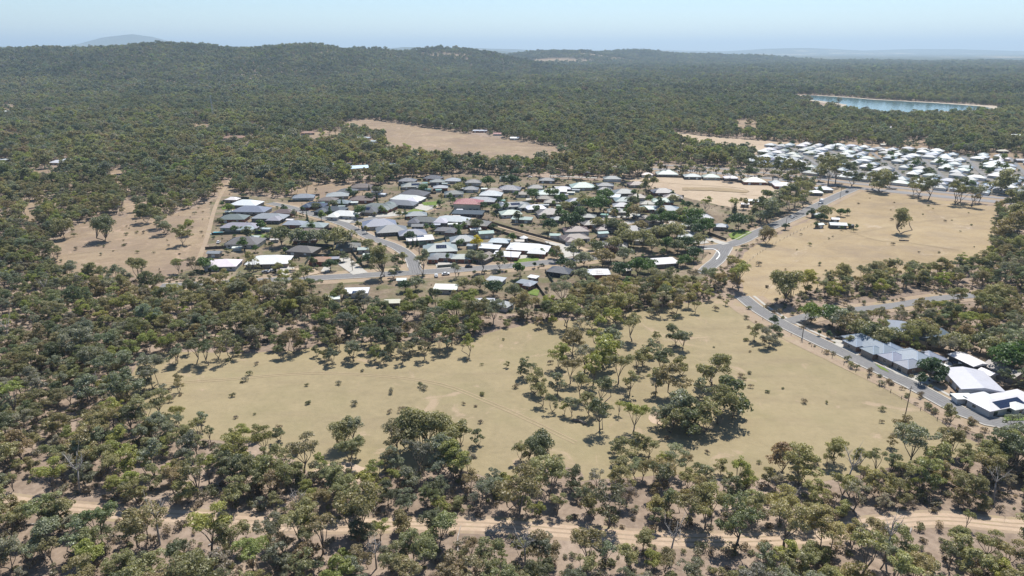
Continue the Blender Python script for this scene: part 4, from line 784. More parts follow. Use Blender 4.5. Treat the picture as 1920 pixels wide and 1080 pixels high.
def tree_parts(seed, Ht, R, base, ncl, clr, nl, ls, shape='gum', stems=1):
    rg = np.random.default_rng(seed); tb = MB(); cs, rs = [], []
    crown_h = Ht * (1 - base); zc = Ht * base + crown_h * 0.45
    if shape == 'cone':
        for k in range(ncl):
            t = k / (ncl - 1); cs.append((rg.normal(0, .1), rg.normal(0, .1), Ht * (base + (0.93 - base) * t))); q = R * (1 - t * 0.8); rs.append((q, q, crown_h / ncl * 0.9))
    elif shape == 'shrub':
        for k in range(ncl):
            a = rg.random() * 6.28; q = R * 0.55 * rg.random() ** .5; cs.append((q * math.cos(a), q * math.sin(a), Ht * (0.4 + 0.2 * rg.random()))); rs.append((R * (.4 + .25 * rg.random()), R * (.4 + .25 * rg.random()), Ht * (.32 + .12 * rg.random())))
    elif shape == 'gum':                                # several uneven lobes of foliage, each at the end of a limb
        nlb = int(rg.integers(3, 6)); a0 = rg.random() * 6.28; lobes = []
        for q in range(nlb):
            a = a0 + 6.28 * q / nlb + rg.normal(0, .35); rr = R * rg.uniform(.38, .66)
            lobes.append((rr * math.cos(a), rr * math.sin(a), Ht * rg.uniform(base + .18, .82), R * rg.uniform(.40, .58)))
        lobes.append((R * rg.normal(0, .15), R * rg.normal(0, .15), Ht * .82, R * rg.uniform(.42, .56)))
        for q in range(ncl):
            lx, ly, lz, lr = lobes[q % len(lobes)]; d = rg.normal(size=3); d[2] = abs(d[2]) * .9 - .45; d /= np.linalg.norm(d); k = rg.uniform(.45, 1.05); c_r = clr * rg.uniform(.5, 1.15)
            cs.append((lx + d[0] * lr * k, ly + d[1] * lr * k, min(lz + d[2] * lr * k * .95, Ht - c_r * .5))); rs.append((c_r, c_r * rg.uniform(.75, 1.2), c_r * rg.uniform(.5, .85)))
    else:
        tries = 0
        while len(cs) < ncl and tries < 4000:
            tries += 1
            d = rg.normal(size=3); d /= np.linalg.norm(d)
            if d[2] < (-0.8 if shape == 'gum' else -0.6): continue
            q = rg.uniform(0.35, 1.0) if len(cs) else 0.2
            rr = clr * rg.uniform(0.7, 1.3)
            c = np.array([d[0] * q * (R - rr * 0.7), d[1] * q * (R - rr * 0.7), zc + d[2] * q * (crown_h * 0.56 - rr * 0.4)])
            if shape == 'gum' and c[2] < zc: c[:2] *= 0.9
            if shape == 'gum' and any(np.linalg.norm((c - np.array(o)) * (1, 1, 1.3)) < clr * 0.7 for o in cs): continue
            cs.append(tuple(c)); rs.append((rr, rr * rg.uniform(.85, 1.1), rr * rg.uniform(.6, .9) if shape == 'gum' else rr * .85))
    fk = Ht * base * rg.uniform(0.6, 0.95)
    if shape == 'shrub':
        for k in range(3): tb.tube([(0, 0, 0), (cs[k][0] * .5, cs[k][1] * .5, cs[k][2])], [0.06, 0.03], 4)
    elif shape == 'cone': tb.tube([(0, 0, 0), (0, 0, Ht * .8)], [R * .09, 0.03], 6)
    else:
        tops = []
        for s in range(stems):
            ln = rg.normal(0, 0.12 * Ht * (1 if stems > 1 else 0.35), 2); f0 = np.array([ln[0], ln[1], fk]); tops.append(f0)
            r0 = 0.021 * Ht / stems ** .4
            tb.tube([(rg.normal(0, .15), rg.normal(0, .15), -0.2), (f0[0] * .35, f0[1] * .35, fk * .5), tuple(f0)], [r0 * 1.25, r0 * .95, r0 * .8], 7)
        if shape == 'gum':
            for lx, ly, lz, lr in lobes:
                f0 = min(tops, key=lambda q: math.hypot(q[0] - lx, q[1] - ly)); e = np.array([lx, ly, lz - lr * .4]); r0 = 0.011 * Ht
                tb.tube([tuple(f0 - (0, 0, .15)), tuple(f0 * .5 + e * .5 + rg.normal(0, .03 * Ht, 3)), tuple(e)], [r0, r0 * .75, r0 * .5], 6)
            tops += [np.array([lx, ly, lz - lr * .4]) for lx, ly, lz, lr in lobes]
        for i, c in enumerate(cs):
            f0 = min(tops, key=lambda q: np.linalg.norm(q - np.array(c))); c = np.array(c)
            mid = f0 * .45 + c * .55 + np.array([0, 0, -0.05 * Ht]); r0 = (0.0055 if shape == 'gum' else 0.0105) * Ht
            tb.tube([tuple(f0 - (0, 0, .1)), tuple(mid), tuple(c + (0, 0, rs[i][2] * .3))], [r0, r0 * .6, r0 * .2], 5)
    cv, cf = leaf_quads(rg, cs, rs, nl, ls)
    return tb, cv, cf

def crown_mesh(name, cv, cf):
    me = bpy.data.meshes.new(name); me.vertices.add(len(cv)); me.vertices.foreach_set('co', cv.ravel())
    me.loops.add(cf.size); me.loops.foreach_set('vertex_index', cf.ravel()); me.polygons.add(len(cf))
    me.polygons.foreach_set('loop_start', np.arange(0, cf.size, 4)); me.polygons.foreach_set('loop_total', np.full(len(cf), 4)); me.update(); me.materials.append(M['leaf']); return me

GUM = []      # height, crown radius, base fraction, clumps, clump radius, stems
for k, a in enumerate([(13, 5.6, .20, 44, 1.6, 1, 1), (11.5, 5.1, .20, 36, 1.5, 2, .9), (14.5, 5.4, .25, 44, 1.55, 1, .8), (10.5, 4.6, .16, 34, 1.4, 1, 1), (12.5, 4.2, .26, 28, 1.35, 2, .7), (9.5, 3.8, .18, 26, 1.25, 1, .9), (15, 6.2, .24, 54, 1.6, 3, 1), (8, 3.1, .20, 20, 1.1, 2, .9), (11.5, 5.4, .13, 42, 1.5, 3, 1), (13.5, 4.0, .30, 28, 1.3, 1, .6), (12, 4.8, .15, 36, 1.4, 2, 1), (15.5, 5.2, .32, 38, 1.5, 1, .8), (12, 4.6, .26, 30, 1.25, 2, .42), (6.5, 3.4, .10, 22, 1.2, 3, 1), (14, 5.8, .20, 46, 1.6, 2, .9), (11, 3.5, .30, 22, 1.2, 1, .65)]): GUM.append(a)
NG = len(GUM)
def gum_lod(nl_f, ls, tagn):
    out = []
    for k, (Ht, R, base, ncl, clr, st, lf) in enumerate(GUM):
        out.append(tree_parts(100 + k, Ht, R, base, ncl, clr, int(nl_f * lf * R * R), ls, 'gum', st))
    return out
L0 = gum_lod(165, 0.42, 'near'); L1 = gum_lod(40, 0.9, 'mid'); L2 = gum_lod(11, 1.8, 'far')
GUMMESH = [(tb.mesh('trunk', M['bark'], True), crown_mesh('crown', cv, cf)) for tb, cv, cf in L0]
for k, a in enumerate([(12.5, 5.6, .20, 26, 2.0), (14.5, 4.0, .16, 24, 1.7)]):      # two dense old paddock gums
    tb, cv, cf = tree_parts(500 + k, *a, int(230 * a[1] * a[1]), .42, 'round', 2); GUM.append((a[0], a[1], a[2], a[3], a[4], 2, 1)); GUMMESH.append((tb.mesh('trunk', M['bark'], True), crown_mesh('crown', cv, cf)))
GARDEN = []
for k, a in enumerate([(7, 3.4, .22, 10, 1.6, 'round'), (6, 2.6, .25, 8, 1.3, 'round'), (9, 4.6, .2, 13, 2.0, 'round'), (7.5, 1.5, .06, 7, 1.0, 'cone'), (5, 2.0, .3, 6, 1.1, 'round')]):
    tb, cv, cf = tree_parts(300 + k, a[0], a[1], a[2], a[3], a[4], int(110 * a[1] * (a[1] if a[5] == 'round' else 3)), 0.5, a[5]); GARDEN.append((tb.mesh('trunk', M['bark'], True), crown_mesh('crown', cv, cf), a[0], a[1]))
SHRUB = []
for k, a in enumerate([(2.2, 1.8, 6), (1.6, 1.4, 5), (3.0, 2.2, 7)]):
    tb, cv, cf = tree_parts(400 + k, a[0], a[1], .1, a[2], 1, int(120 * a[1]), 0.42, 'shrub'); SHRUB.append((tb.mesh('stem', M['bark']), crown_mesh('foliage', cv, cf), tb, cv, cf))

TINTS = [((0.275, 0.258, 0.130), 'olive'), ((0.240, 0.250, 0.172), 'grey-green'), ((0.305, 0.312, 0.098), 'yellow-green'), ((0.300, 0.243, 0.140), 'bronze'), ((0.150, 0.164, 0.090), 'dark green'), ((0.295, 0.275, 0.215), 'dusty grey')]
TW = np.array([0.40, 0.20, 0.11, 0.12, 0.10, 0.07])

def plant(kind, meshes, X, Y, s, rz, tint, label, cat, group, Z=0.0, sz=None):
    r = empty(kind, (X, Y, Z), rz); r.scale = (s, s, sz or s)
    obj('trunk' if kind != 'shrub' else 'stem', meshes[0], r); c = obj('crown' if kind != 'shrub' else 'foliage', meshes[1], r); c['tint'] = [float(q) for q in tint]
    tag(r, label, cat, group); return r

# --- single trees the photo lets one tell apart: base point, height in photo px, proto, tint, label
TAKEN = []
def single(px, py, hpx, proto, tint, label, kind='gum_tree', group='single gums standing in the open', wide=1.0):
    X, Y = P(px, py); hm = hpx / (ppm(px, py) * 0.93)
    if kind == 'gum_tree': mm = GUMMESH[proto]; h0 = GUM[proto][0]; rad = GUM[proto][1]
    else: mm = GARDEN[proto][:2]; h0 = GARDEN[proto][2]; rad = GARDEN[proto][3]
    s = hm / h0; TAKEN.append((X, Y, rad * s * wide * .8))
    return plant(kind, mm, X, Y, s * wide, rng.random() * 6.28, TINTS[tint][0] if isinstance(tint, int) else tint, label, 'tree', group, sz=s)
OPEN = 'single gums standing in the open'
for a in [(197, 452, 50, 16, 4, 'broad dark gum alone in the left dry field'), (122, 448, 40, 16, 0, 'smaller gum left of the broad dark gum in the dry field'), (343, 460, 36, 3, 0, 'gum at the firebreak edge of the dry field'), (310, 440, 34, 8, 1, 'grey-green gum beside the firebreak gum group'), (300, 428, 38, 6, 0, 'wide gum at the back of the firebreak gum group'), (352, 442, 30, 1, 2, 'yellowish gum against the firebreak track'), (275, 418, 36, 8, 4, 'dark gum at the left of the firebreak gum group'), (262, 396, 30, 6, 1, 'grey gum in the row behind the dry field'), (212, 395, 30, 0, 0, 'olive gum in the row behind the dry field'),
          (1688, 438, 56, 17, 0, 'lone tall gum standing in the straw field'), (1437, 457, 34, 16, 3, 'bronze gum beside the connector road and straw field'), (1468, 570, 68, 16, 0, 'big spreading gum at the bottom corner of the straw field'), (1385, 545, 52, 2, 2, 'yellowish gum left of the big spreading gum'), (1905, 452, 70, 6, 0, 'large gum at the right end of the straw field'), (1880, 460, 62, 8, 3, 'bronze gum at the right end of the straw field'), (1008, 870, 66, 16, 4, 'big round tree alone at the bottom of the dry paddock'), (978, 866, 42, 5, 0, 'smaller gum leaning against the big round paddock tree'),
          (645, 838, 58, 16, 0, 'gum standing left of the large paddock clump'), (665, 832, 58, 9, 1, 'tall narrow gum behind the left paddock gum'), (790, 845, 88, 16, 0, 'largest gum of the paddock clump'), (840, 842, 74, 8, 0, 'right-hand gum of the large paddock clump'), (830, 878, 74, 1, 1, 'gum in front of the large paddock clump'), (760, 842, 60, 3, 4, 'dark gum at the foot of the paddock clump'), (862, 838, 52, 5, 0, 'small gum at the right tip of the paddock clump'), (896, 836, 34, 7, 4, 'small dark tree right of the paddock clump'), (478, 826, 34, 7, 0, 'small gum alone at the left of the paddock'), (522, 828, 32, 7, 4, 'dark narrow gum beside the small paddock gum'), (383, 792, 22, 7, 0, 'little gum sapling at the left of the paddock'),
          (1778, 802, 44, 4, 0, 'gum standing on the verge of the near street'), (712, 522, 72, 17, 0, 'tall gum on the front street beside the junction'), (745, 508, 34, 5, 4, 'dark gum on the street corner beside the tall gum'), (738, 522, 26, 7, 1, 'small grey gum below the tall street gum'), (793, 516, 46, 4, 1, 'gum on the right corner of the front street junction'), (855, 522, 30, 4, 1, 'gum on the front street below the brick house'), (903, 512, 40, 2, 1, 'gum on the front street left of the brown gable house'), (938, 506, 34, 3, 4, 'gum on the front street beside the power pole'), (1044, 492, 30, 5, 3, 'gum on the street above the slate-roofed house'), (1322, 399, 30, 4, 2, 'slim yellowish gum at the edge of the bare land'), (1372, 402, 32, 9, 2, 'slim gum pair right of the bare land edge'), (1215, 366, 36, 3, 0, 'gum rising between the roofs and the bare land')]:
    single(*a)
# clump in the middle of the paddock
CL = [(985, 708, 40), (1003, 738, 44), (1018, 760, 40), (1036, 772, 34), (1058, 778, 26), (1050, 690, 48), (1075, 668, 56), (1095, 700, 58), (1070, 720, 50), (1045, 740, 42), (1088, 748, 56), (1112, 722, 60), (1132, 690, 62), (1120, 650, 54), (1150, 665, 56), (1085, 640, 44), (1160, 720, 58), (1128, 762, 60), (1105, 780, 44), (1124, 808, 66), (1072, 780, 36), (1180, 742, 48), (1160, 778, 30), (1188, 812, 60), (1195, 700, 44), (1205, 686, 40), (1222, 668, 36), (1185, 640, 50), (1150, 622, 46), (1110, 615, 40), (1238, 702, 46), (1230, 740, 52), (1260, 745, 62), (1278, 705, 40), (1335, 722, 64), (1318, 745, 40), (1270, 790, 60), (1300, 800, 58), (1345, 795, 70), (1372, 782, 72), (1320, 812, 60), (1290, 818, 50), (1258, 812, 50), (1240, 800, 44), (1362, 740, 36)]
for i, (px, py, h) in enumerate(sorted(CL, key=lambda q: q[0])):
    t = int(rng.choice(6, p=TW)); k = int(rng.integers(0, NG))
    single(px, py, h, k, t, f'{TINTS[t][1]} gum, {nth(i)} from the left in the big clump of the dry paddock', group='gums of the paddock clump')
CR = [(1265, 650, 40, 8), (1280, 655, 34, 0), (1415, 640, 34, 1), (1440, 652, 36, 8), (1455, 640, 34, 5), (1230, 640, 22, 7), (1195, 850, 40, 5), (1215, 858, 40, 3), (1170, 868, 48, 1), (1150, 850, 32, 7), (1688, 812, 38, 5), (1672, 840, 26, 7), (1365, 905, 26, 7), (880, 668, 40, 4), (950, 690, 14, 7)]
for i, (px, py, h, k) in enumerate(CR):
    t = int(rng.choice(6, p=TW)); single(px, py, h, k, t, f'{TINTS[t][1]} young gum scattered in the paddock, {nth(i)} in order', group='young gums scattered in the paddock')
# gum rows along the connector road and the highway
for nm, grp, l in (('along the connector road', 'gum row by the connector road', [(1425, 412, 40), (1440, 418, 44), (1436, 402, 42), (1452, 405, 46), (1466, 400, 48), (1480, 396, 48), (1490, 390, 46), (1505, 386, 42), (1512, 378, 36), (1475, 380, 34)]),
                   ('along the highway', 'gum row by the highway', [(1432, 328, 34), (1462, 330, 38), (1480, 334, 36), (1500, 336, 30), (1535, 340, 30), (1552, 348, 52), (1566, 344, 48), (1596, 350, 38), (1545, 330, 40), (1635, 356, 34), (1650, 360, 40), (1668, 352, 28), (1722, 372, 42), (1740, 377, 46), (1712, 366, 30), (1790, 384, 44), (1800, 380, 40), (1822, 388, 38), (1835, 380, 34), (1880, 362, 42), (1895, 395, 40), (1915, 400, 44), (1380, 318, 30), (1405, 322, 30), (1350, 312, 28), (1308, 316, 26), (1278, 312, 26)])):
    l = sorted(l)
    for i, (px, py, h) in enumerate(l):
        t = int(rng.choice([0, 0, 1, 4, 4])); single(px, py, h, int(rng.integers(0, NG)), t, f'{TINTS[t][1]} gum, {nth(i)} from the left in the row {nm}', group=grp)
# garden and street trees of the suburb: base, height px, proto, tint
GR = (0.095, 0.155, 0.045); DG = (0.06, 0.10, 0.045); YG = (0.17, 0.22, 0.05); GT = [
 (528, 462, 40, 2, 4), (560, 462, 36, 2, 1), (592, 464, 36, 2, 1), (640, 470, 46, 2, 0), (612, 462, 34, 2, 4), (568, 399, 12, 4, GR), (577, 421, 22, 3, DG), (603, 414, 18, 1, YG), (618, 408, 14, 4, DG), (552, 408, 14, 1, 1), (673, 430, 16, 4, 0), (688, 438, 15, 4, 0), (707, 377, 14, 3, DG), (692, 378, 18, 2, DG), (680, 377, 14, 3, DG), (828, 376, 12, 1, 3), (845, 376, 13, 1, GR), (823, 390, 14, 1, GR), (815, 395, 10, 4, YG), (914, 353, 24, 2, GR), (960, 352, 26, 2, DG), (945, 348, 18, 1, DG), (868, 345, 12, 1, GR), (760, 408, 12, 1, GR), (725, 402, 9, 4, YG), (703, 406, 9, 4, 0), (670, 413, 11, 4, GR), (895, 467, 24, 1, (0.55, 0.43, 0.02)), (800, 434, 14, 1, GR), (812, 432, 12, 1, GR), (770, 452, 20, 2, DG), (782, 462, 16, 3, DG), (775, 462, 15, 3, DG), (765, 464, 14, 3, DG), (935, 385, 14, 1, DG), (948, 395, 16, 1, GR), (870, 428, 12, 1, YG), (875, 420, 10, 4, YG), (925, 432, 14, 2, DG),
 (998, 376, 24, 2, GR), (1052, 384, 22, 2, GR), (1100, 398, 32, 2, 0), (1112, 402, 34, 2, GR), (1125, 400, 36, 2, GR), (1135, 382, 30, 2, GR), (1092, 390, 26, 1, 0), (1073, 432, 36, 2, DG), (1060, 428, 30, 1, GR), (1030, 436, 28, 2, DG), (978, 432, 12, 4, GR), (1190, 412, 30, 2, 3), (1178, 410, 24, 1, GR), (1150, 412, 18, 1, 3), (1205, 466, 38, 2, 0), (1178, 462, 34, 2, 0), (1165, 456, 28, 1, 0), (1265, 456, 40, 2, 0), (1285, 470, 30, 2, DG), (1250, 424, 30, 2, GR), (1262, 424, 26, 1, GR), (1240, 408, 20, 1, 3), (1235, 396, 24, 1, DG), (1290, 392, 16, 2, DG), (1280, 390, 14, 1, GR), (1308, 394, 12, 1, DG), (1300, 424, 36, 2, GR), (1318, 440, 34, 2, GR), (1330, 438, 26, 1, GR), (1308, 446, 30, 2, DG), (1384, 432, 34, 2, DG), (1362, 424, 14, 1, DG), (1412, 412, 24, 1, 0), (1408, 424, 18, 1, 1), (1377, 398, 24, 3, DG), (1375, 447, 10, 4, GR),
 (1095, 500, 30, 2, 1), (1075, 486, 28, 1, 1), (1110, 470, 20, 1, 0), (1085, 470, 24, 2, 0), (1130, 500, 36, 2, 3), (1145, 490, 32, 2, (0.10, 0.06, 0.05)), (1170, 492, 32, 2, 1), (1070, 510, 24, 2, 4), (1090, 530, 30, 2, 1), (1195, 518, 38, 2, GR), (1162, 522, 34, 2, DG), (1215, 512, 30, 2, GR), (1285, 500, 24, 2, GR), (1275, 502, 20, 1, GR), (1300, 490, 30, 2, DG), (1230, 530, 20, 1, 0), (1250, 532, 22, 2, 0), (1180, 538, 22, 2, GR), (1035, 484, 18, 1, GR), (1045, 487, 16, 1, GR), (1015, 480, 14, 1, GR), (975, 470, 10, 4, DG), (1003, 470, 12, 1, DG), (620, 508, 24, 2, DG), (690, 498, 24, 2, DG), (675, 500, 16, 1, DG), (595, 505, 8, 4, GR), (440, 436, 14, 2, GR), (455, 436, 12, 2, GR), (470, 436, 10, 1, GR), (418, 388, 10, 1, GR), (480, 474, 14, 1, GR), (535, 476, 12, 1, GR), (500, 432, 8, 4, GR), (885, 490, 24, 2, 1), (840, 490, 14, 1, GR), (700, 490, 18, 1, DG), (755, 492, 18, 1, 0), (1002, 503, 12, 4, DG), (965, 560, 30, 2, 4), (925, 556, 34, 2, DG), (900, 545, 30, 2, 0), (870, 545, 26, 2, 0), (780, 545, 28, 2, 1), (760, 548, 24, 2, DG),
 (1120, 432, 26, 2, 0), (1152, 436, 28, 2, 4), (1168, 440, 24, 2, 0), (1200, 436, 24, 2, 3), (1225, 424, 24, 2, GR), (1232, 452, 30, 2, 0), (1250, 446, 28, 2, 4), (1278, 412, 24, 2, 0), (1296, 436, 30, 2, DG), (1150, 470, 28, 2, 0), (1120, 476, 26, 2, 4), (1222, 472, 30, 2, 0), (1250, 470, 28, 2, GR), (1185, 388, 22, 2, 4), (1060, 398, 22, 2, 0), (1262, 384, 20, 2, 0), (1088, 410, 22, 2, DG), (1020, 420, 18, 1, GR), (860, 436, 16, 2, GR), (905, 395, 18, 2, DG), (930, 398, 18, 2, GR), (690, 470, 24, 2, 0), (1310, 462, 26, 2, 0), (1270, 476, 28, 2, 4), (1545, 412, 28, 2, 0), (1538, 418, 20, 2, DG), (1522, 408, 16, 1, DG), (1575, 406, 16, 2, GR), (1588, 404, 12, 1, GR), (1513, 407, 8, 4, GR), (1530, 428, 12, 1, GR), (1590, 428, 10, 2, GR), (1605, 430, 9, 1, GR), (1472, 431, 13, 2, (0.06, 0.10, 0.06)), (1578, 432, 8, 1, GR),
 (1612, 640, 44, 2, 0), (1632, 646, 46, 2, 4), (1650, 652, 44, 2, 0), (1668, 650, 40, 2, 1), (1590, 628, 44, 2, 3), (1575, 620, 46, 2, 1), (1715, 640, 44, 2, 0), (1728, 632, 40, 2, 3), (1790, 664, 44, 2, 0), (1880, 700, 60, 2, GR), (1900, 690, 56, 2, GR), (1860, 672, 44, 2, 0), (1838, 660, 40, 2, 4), (1520, 606, 40, 2, YG), (1560, 612, 44, 2, GR), (1452, 612, 20, 1, DG), (1592, 652, 22, 1, 0), (1742, 712, 46, 2, DG), (1755, 722, 30, 1, DG), (1725, 722, 24, 1, DG), (1535, 630, 12, 4, DG), (1552, 634, 14, 1, DG), (1780, 660, 24, 1, 0)]
hh_ = np.array(HOUSES); r_g = np.random.default_rng(9); added = 0
while added < 120:                                      # smaller garden trees close to the houses
    j = r_g.integers(0, len(hh_)); a = r_g.random() * 6.28; d = hh_[j, 2] + r_g.uniform(1.5, 7)
    x_, y_ = hh_[j, 0] + d * math.cos(a), hh_[j, 1] + d * math.sin(a)
    ins, ine = [inpoly(np.array([x_]), np.array([y_]), w_)[0] for w_ in (wSUB, wEST)]
    if not (ins or (ine and r_g.random() < .5)): continue
    if np.min(np.hypot(hh_[:, 0] - x_, hh_[:, 1] - y_) - hh_[:, 2]) < 1.2 or any(dist_line(np.array([x_]), np.array([y_]), rd[1])[0] < rd[2] / 2 + 1.5 for rd in ROADS): continue
    u_, v_, _ = to_px(x_, y_)
    if u_ > 1915: continue
    GT.append((int(u_), float(v_), float(r_g.uniform(4.5, 9.5)) * ppm(u_, v_), int(r_g.choice([0, 1, 1, 2, 4, 3])), [GR, GR, DG, YG, 0, 4][r_g.integers(0, 6)])); added += 1
GT.sort(key=lambda q: (q[0] // 90, q[0]))
def gplace(x, y):
    if x > 1500 and y > 590: return 'beside the near street'
    if y < 352 and x > 1380: return 'in the white estate'
    if x > 1455: return 'around the farm sheds'
    return 'near the ' + ('firebreak' if x < 560 else 'street bend' if x < 720 else 'cul-de-sac' if x < 850 else 'fenced lane' if x < 1060 else 'suburb middle' if x < 1180 else 'connector road') + (' below the street' if y > 520 else ' front street side' if y > 470 else '')
gc = {}
def tname(t): return TINTS[t][1] if isinstance(t, int) else {GR: 'green', DG: 'deep green', YG: 'bright green'}.get(t, 'golden flowering' if t[0] > .3 else 'purplish' if t[0] > .09 and t[1] < .09 else 'bluish green')
for (px, py, h, k, t) in GT:
    key = (tname(t), gplace(px, py)); i = gc.get(key, 0); gc[key] = i + 1
    shp = {0: 'rounded', 1: 'small rounded', 2: 'broad', 3: 'conical', 4: 'little'}[k]
    single(px, py, h, k, t, f'{shp} {key[0]} tree, {nth(i)} such {key[1]}', 'garden_tree', 'garden and street trees', wide=1.0 if k == 3 else 1.15)

m, nt, b = newmat('dead_wood', 0.9, 0.1); tc = N(nt, 'ShaderNodeTexCoord'); nt.links.new(ramp(nt, noise(nt, tc.outputs['Object'], 2.0, 5), [(0.3, (0.20, 0.18, 0.165)), (0.7, (0.42, 0.39, 0.36))]), b.inputs['Base Color']); M['dead'] = m
DEAD = []
for k in range(3):
    rg = np.random.default_rng(700 + k); t_ = MB(); br_ = MB(); Ht = 9 + k * 1.5; top = np.array([rg.normal(0, .5), rg.normal(0, .5), Ht * .5]); t_.tube([(0, 0, -.2), tuple(top * (.4, .4, .5)), tuple(top)], [.24, .2, .15], 7)
    for q in range(7):
        a = q * .9 + rg.normal(0, .3); e = top + np.array([math.cos(a), math.sin(a), 0]) * rg.uniform(1.4, 2.8) + (0, 0, Ht * rg.uniform(.15, .48)); mid = top * .5 + e * .5 + rg.normal(0, .25, 3); br_.tube([tuple(top), tuple(mid), tuple(e)], [.11, .07, .03], 5)
        for w in range(4):
            f0 = mid + (e - mid) * rg.uniform(0, 1); br_.tube([tuple(f0), tuple(f0 + rg.normal(0, .8, 3) + (0, 0, .7))], [.045, .015], 4)
    DEAD.append((t_.mesh('trunk', M['dead'], True), br_.mesh('limbs', M['dead'], True)))
for i, (px, py, lab) in enumerate([(40, 850, 'in the bush beside the paddock corner'), (16, 640, 'among the gums at the left photo edge'), (150, 925, 'just above the sandy track'), (560, 972, 'behind the sandy track, left of centre'), (985, 1062, 'in the lowest bush near the middle'), (1660, 1048, 'in the lowest bush toward the right'), (1478, 962, 'behind the sandy track, right of centre'), (1862, 940, 'in the bush below the near street'), (300, 1022, 'in front of the sandy track'), (706, 1066, 'in the lowest bush left of the middle'), (1256, 1046, 'in the lowest bush right of the middle'), (1585, 915, 'at the paddock edge below the young gums'), (180, 740, 'in the bush left of the paddock'), (90, 560, 'in the bush below the dry field')]):
    X, Y = P(px, py); r = empty('dead_tree', (X, Y, 0), i * 1.3); r.scale = (1 + .12 * (i % 3),) * 3; obj('trunk', DEAD[i % 3][0], r); obj('limbs', DEAD[i % 3][1], r); tag(r, 'bare grey dead tree ' + lab, 'tree', 'dead trees in the bush'); TAKEN.append((X, Y, 2.5))
for i, (px, py, lab) in enumerate([(70, 985, 'below the sandy track at the far left'), (420, 1010, 'below the track under gums'), (860, 1010, 'just below the track left of the middle'), (1120, 1030, 'below the track right of the middle'), (1420, 1040, 'in the lower bush right of the middle'), (1700, 1010, 'below the track toward the right'), (1600, 960, 'above the track toward the right'), (250, 930, 'above the track at the left')]):
    X, Y = P(px, py); L = 3 + i % 3; tag(obj('fallen_branch', MB().tube([(-L, 0, .25), (0, .3, .3), (L, -.4, .2)], [.22, .17, .06], 7).mesh('fallen_branch', M['dead'], True), None, (X, Y, 0), (0, 0, i * .8)), 'pale fallen branch lying ' + lab, 'branch', 'fallen branches')

# --- the bush itself
def allowed(X, Y, pad=0.0):
    ok = np.ones(X.shape, bool)
    for poly in [wPLOT, wRP, wDEV, wLP, wUP, wHP, wSUB, wEST, wSHORE, wLAKE]: ok &= ~inpoly(X, Y, poly)
    ok &= ~inpoly(X, Y, PP([(1512, 186), (1590, 200), (1640, 211), (1700, 212), (1800, 209), (1872, 205), (1866, 213), (1800, 218), (1700, 220), (1610, 215), (1520, 196)]))
    ok &= ~inpoly(X, Y, PP([(1790, 806), (1850, 806), (1990, 808), (1990, 838), (1880, 838), (1820, 826)]))
    stray = np.random.default_rng(3).random(X.shape) < 0.13
    for poly in wCLEAR: ok &= ~(inpoly(X, Y, poly) & ~stray)
    for name, pts, w_, *_ in ROADS: ok &= dist_line(X, Y, pts) > w_ / 2 + (0.8 if name == 'sandy_track' else 9.5 if name == 'street' else 12 if name in ('connector_road', 'highway') else 2.5)
    gap = vnoise(X, Y, 14, 31) > 0.05                    # the sandy track lies open for stretches: no trees just below it
    for name, pts, w_, *_ in ROADS:
        if name == 'sandy_track': ok &= ~((dist_line(X, Y + 5.5, pts) < 5.5) & gap)
    for hx, hy, hr in HOUSES: ok &= (X - hx) ** 2 + (Y - hy) ** 2 > (hr + 2.5) ** 2
    for (hx, hy, ra, dd) in VIEWCLEAR: ok &= ~((np.abs(X - hx * Y / hy) < ra) & (Y < hy + 4) & (Y > hy - dd))
    for (hx, hy, ra, rb) in HILLBARE: ok &= ((X - hx) / ra) ** 2 + ((Y - hy) / rb) ** 2 > 1.0
    for tx, ty, tr in TAKEN: ok &= (X - tx) ** 2 + (Y - ty) ** 2 > tr * tr
    return ok
def vnoise(X, Y, s, seed):
    r_ = np.random.default_rng(seed); ph = r_.random((6, 3)) * 6.28
    return sum(np.sin(X / s * math.cos(p[0]) * (1 + .5 * i) + Y / s * math.sin(p[0]) * (1 + .5 * i) + p[1]) for i, p in enumerate(ph)) / 6
def scatter(y0, y1, sp, seed, drop, keep_far=True):
    r_ = np.random.default_rng(seed); ys = np.arange(y0, y1, sp); out = []
    for y in ys:
        xm = 0.80 * y + 70; xs = np.arange(-xm, xm, sp); out.append(np.stack([xs, np.full(len(xs), y)], 1))
    q = np.concatenate(out); q = q + r_.uniform(-.5, .5, q.shape) * sp * 0.95
    nz = vnoise(q[:, 0], q[:, 1], 28 * sp / 8, seed); q = q[(nz + r_.normal(0, .25, len(q))) > drop]
    return q
near = scatter(112, 640, 5.7, 1, -0.50); mid = scatter(640, 1900, 7.0, 2, -0.62); farp = scatter(1900, 3600, 10.3, 3, -0.85); vfar = scatter(3600, 7400, 15.5, 4, -0.85)
def finish(q):
    m_ = allowed(q[:, 0], q[:, 1]); return q[m_]
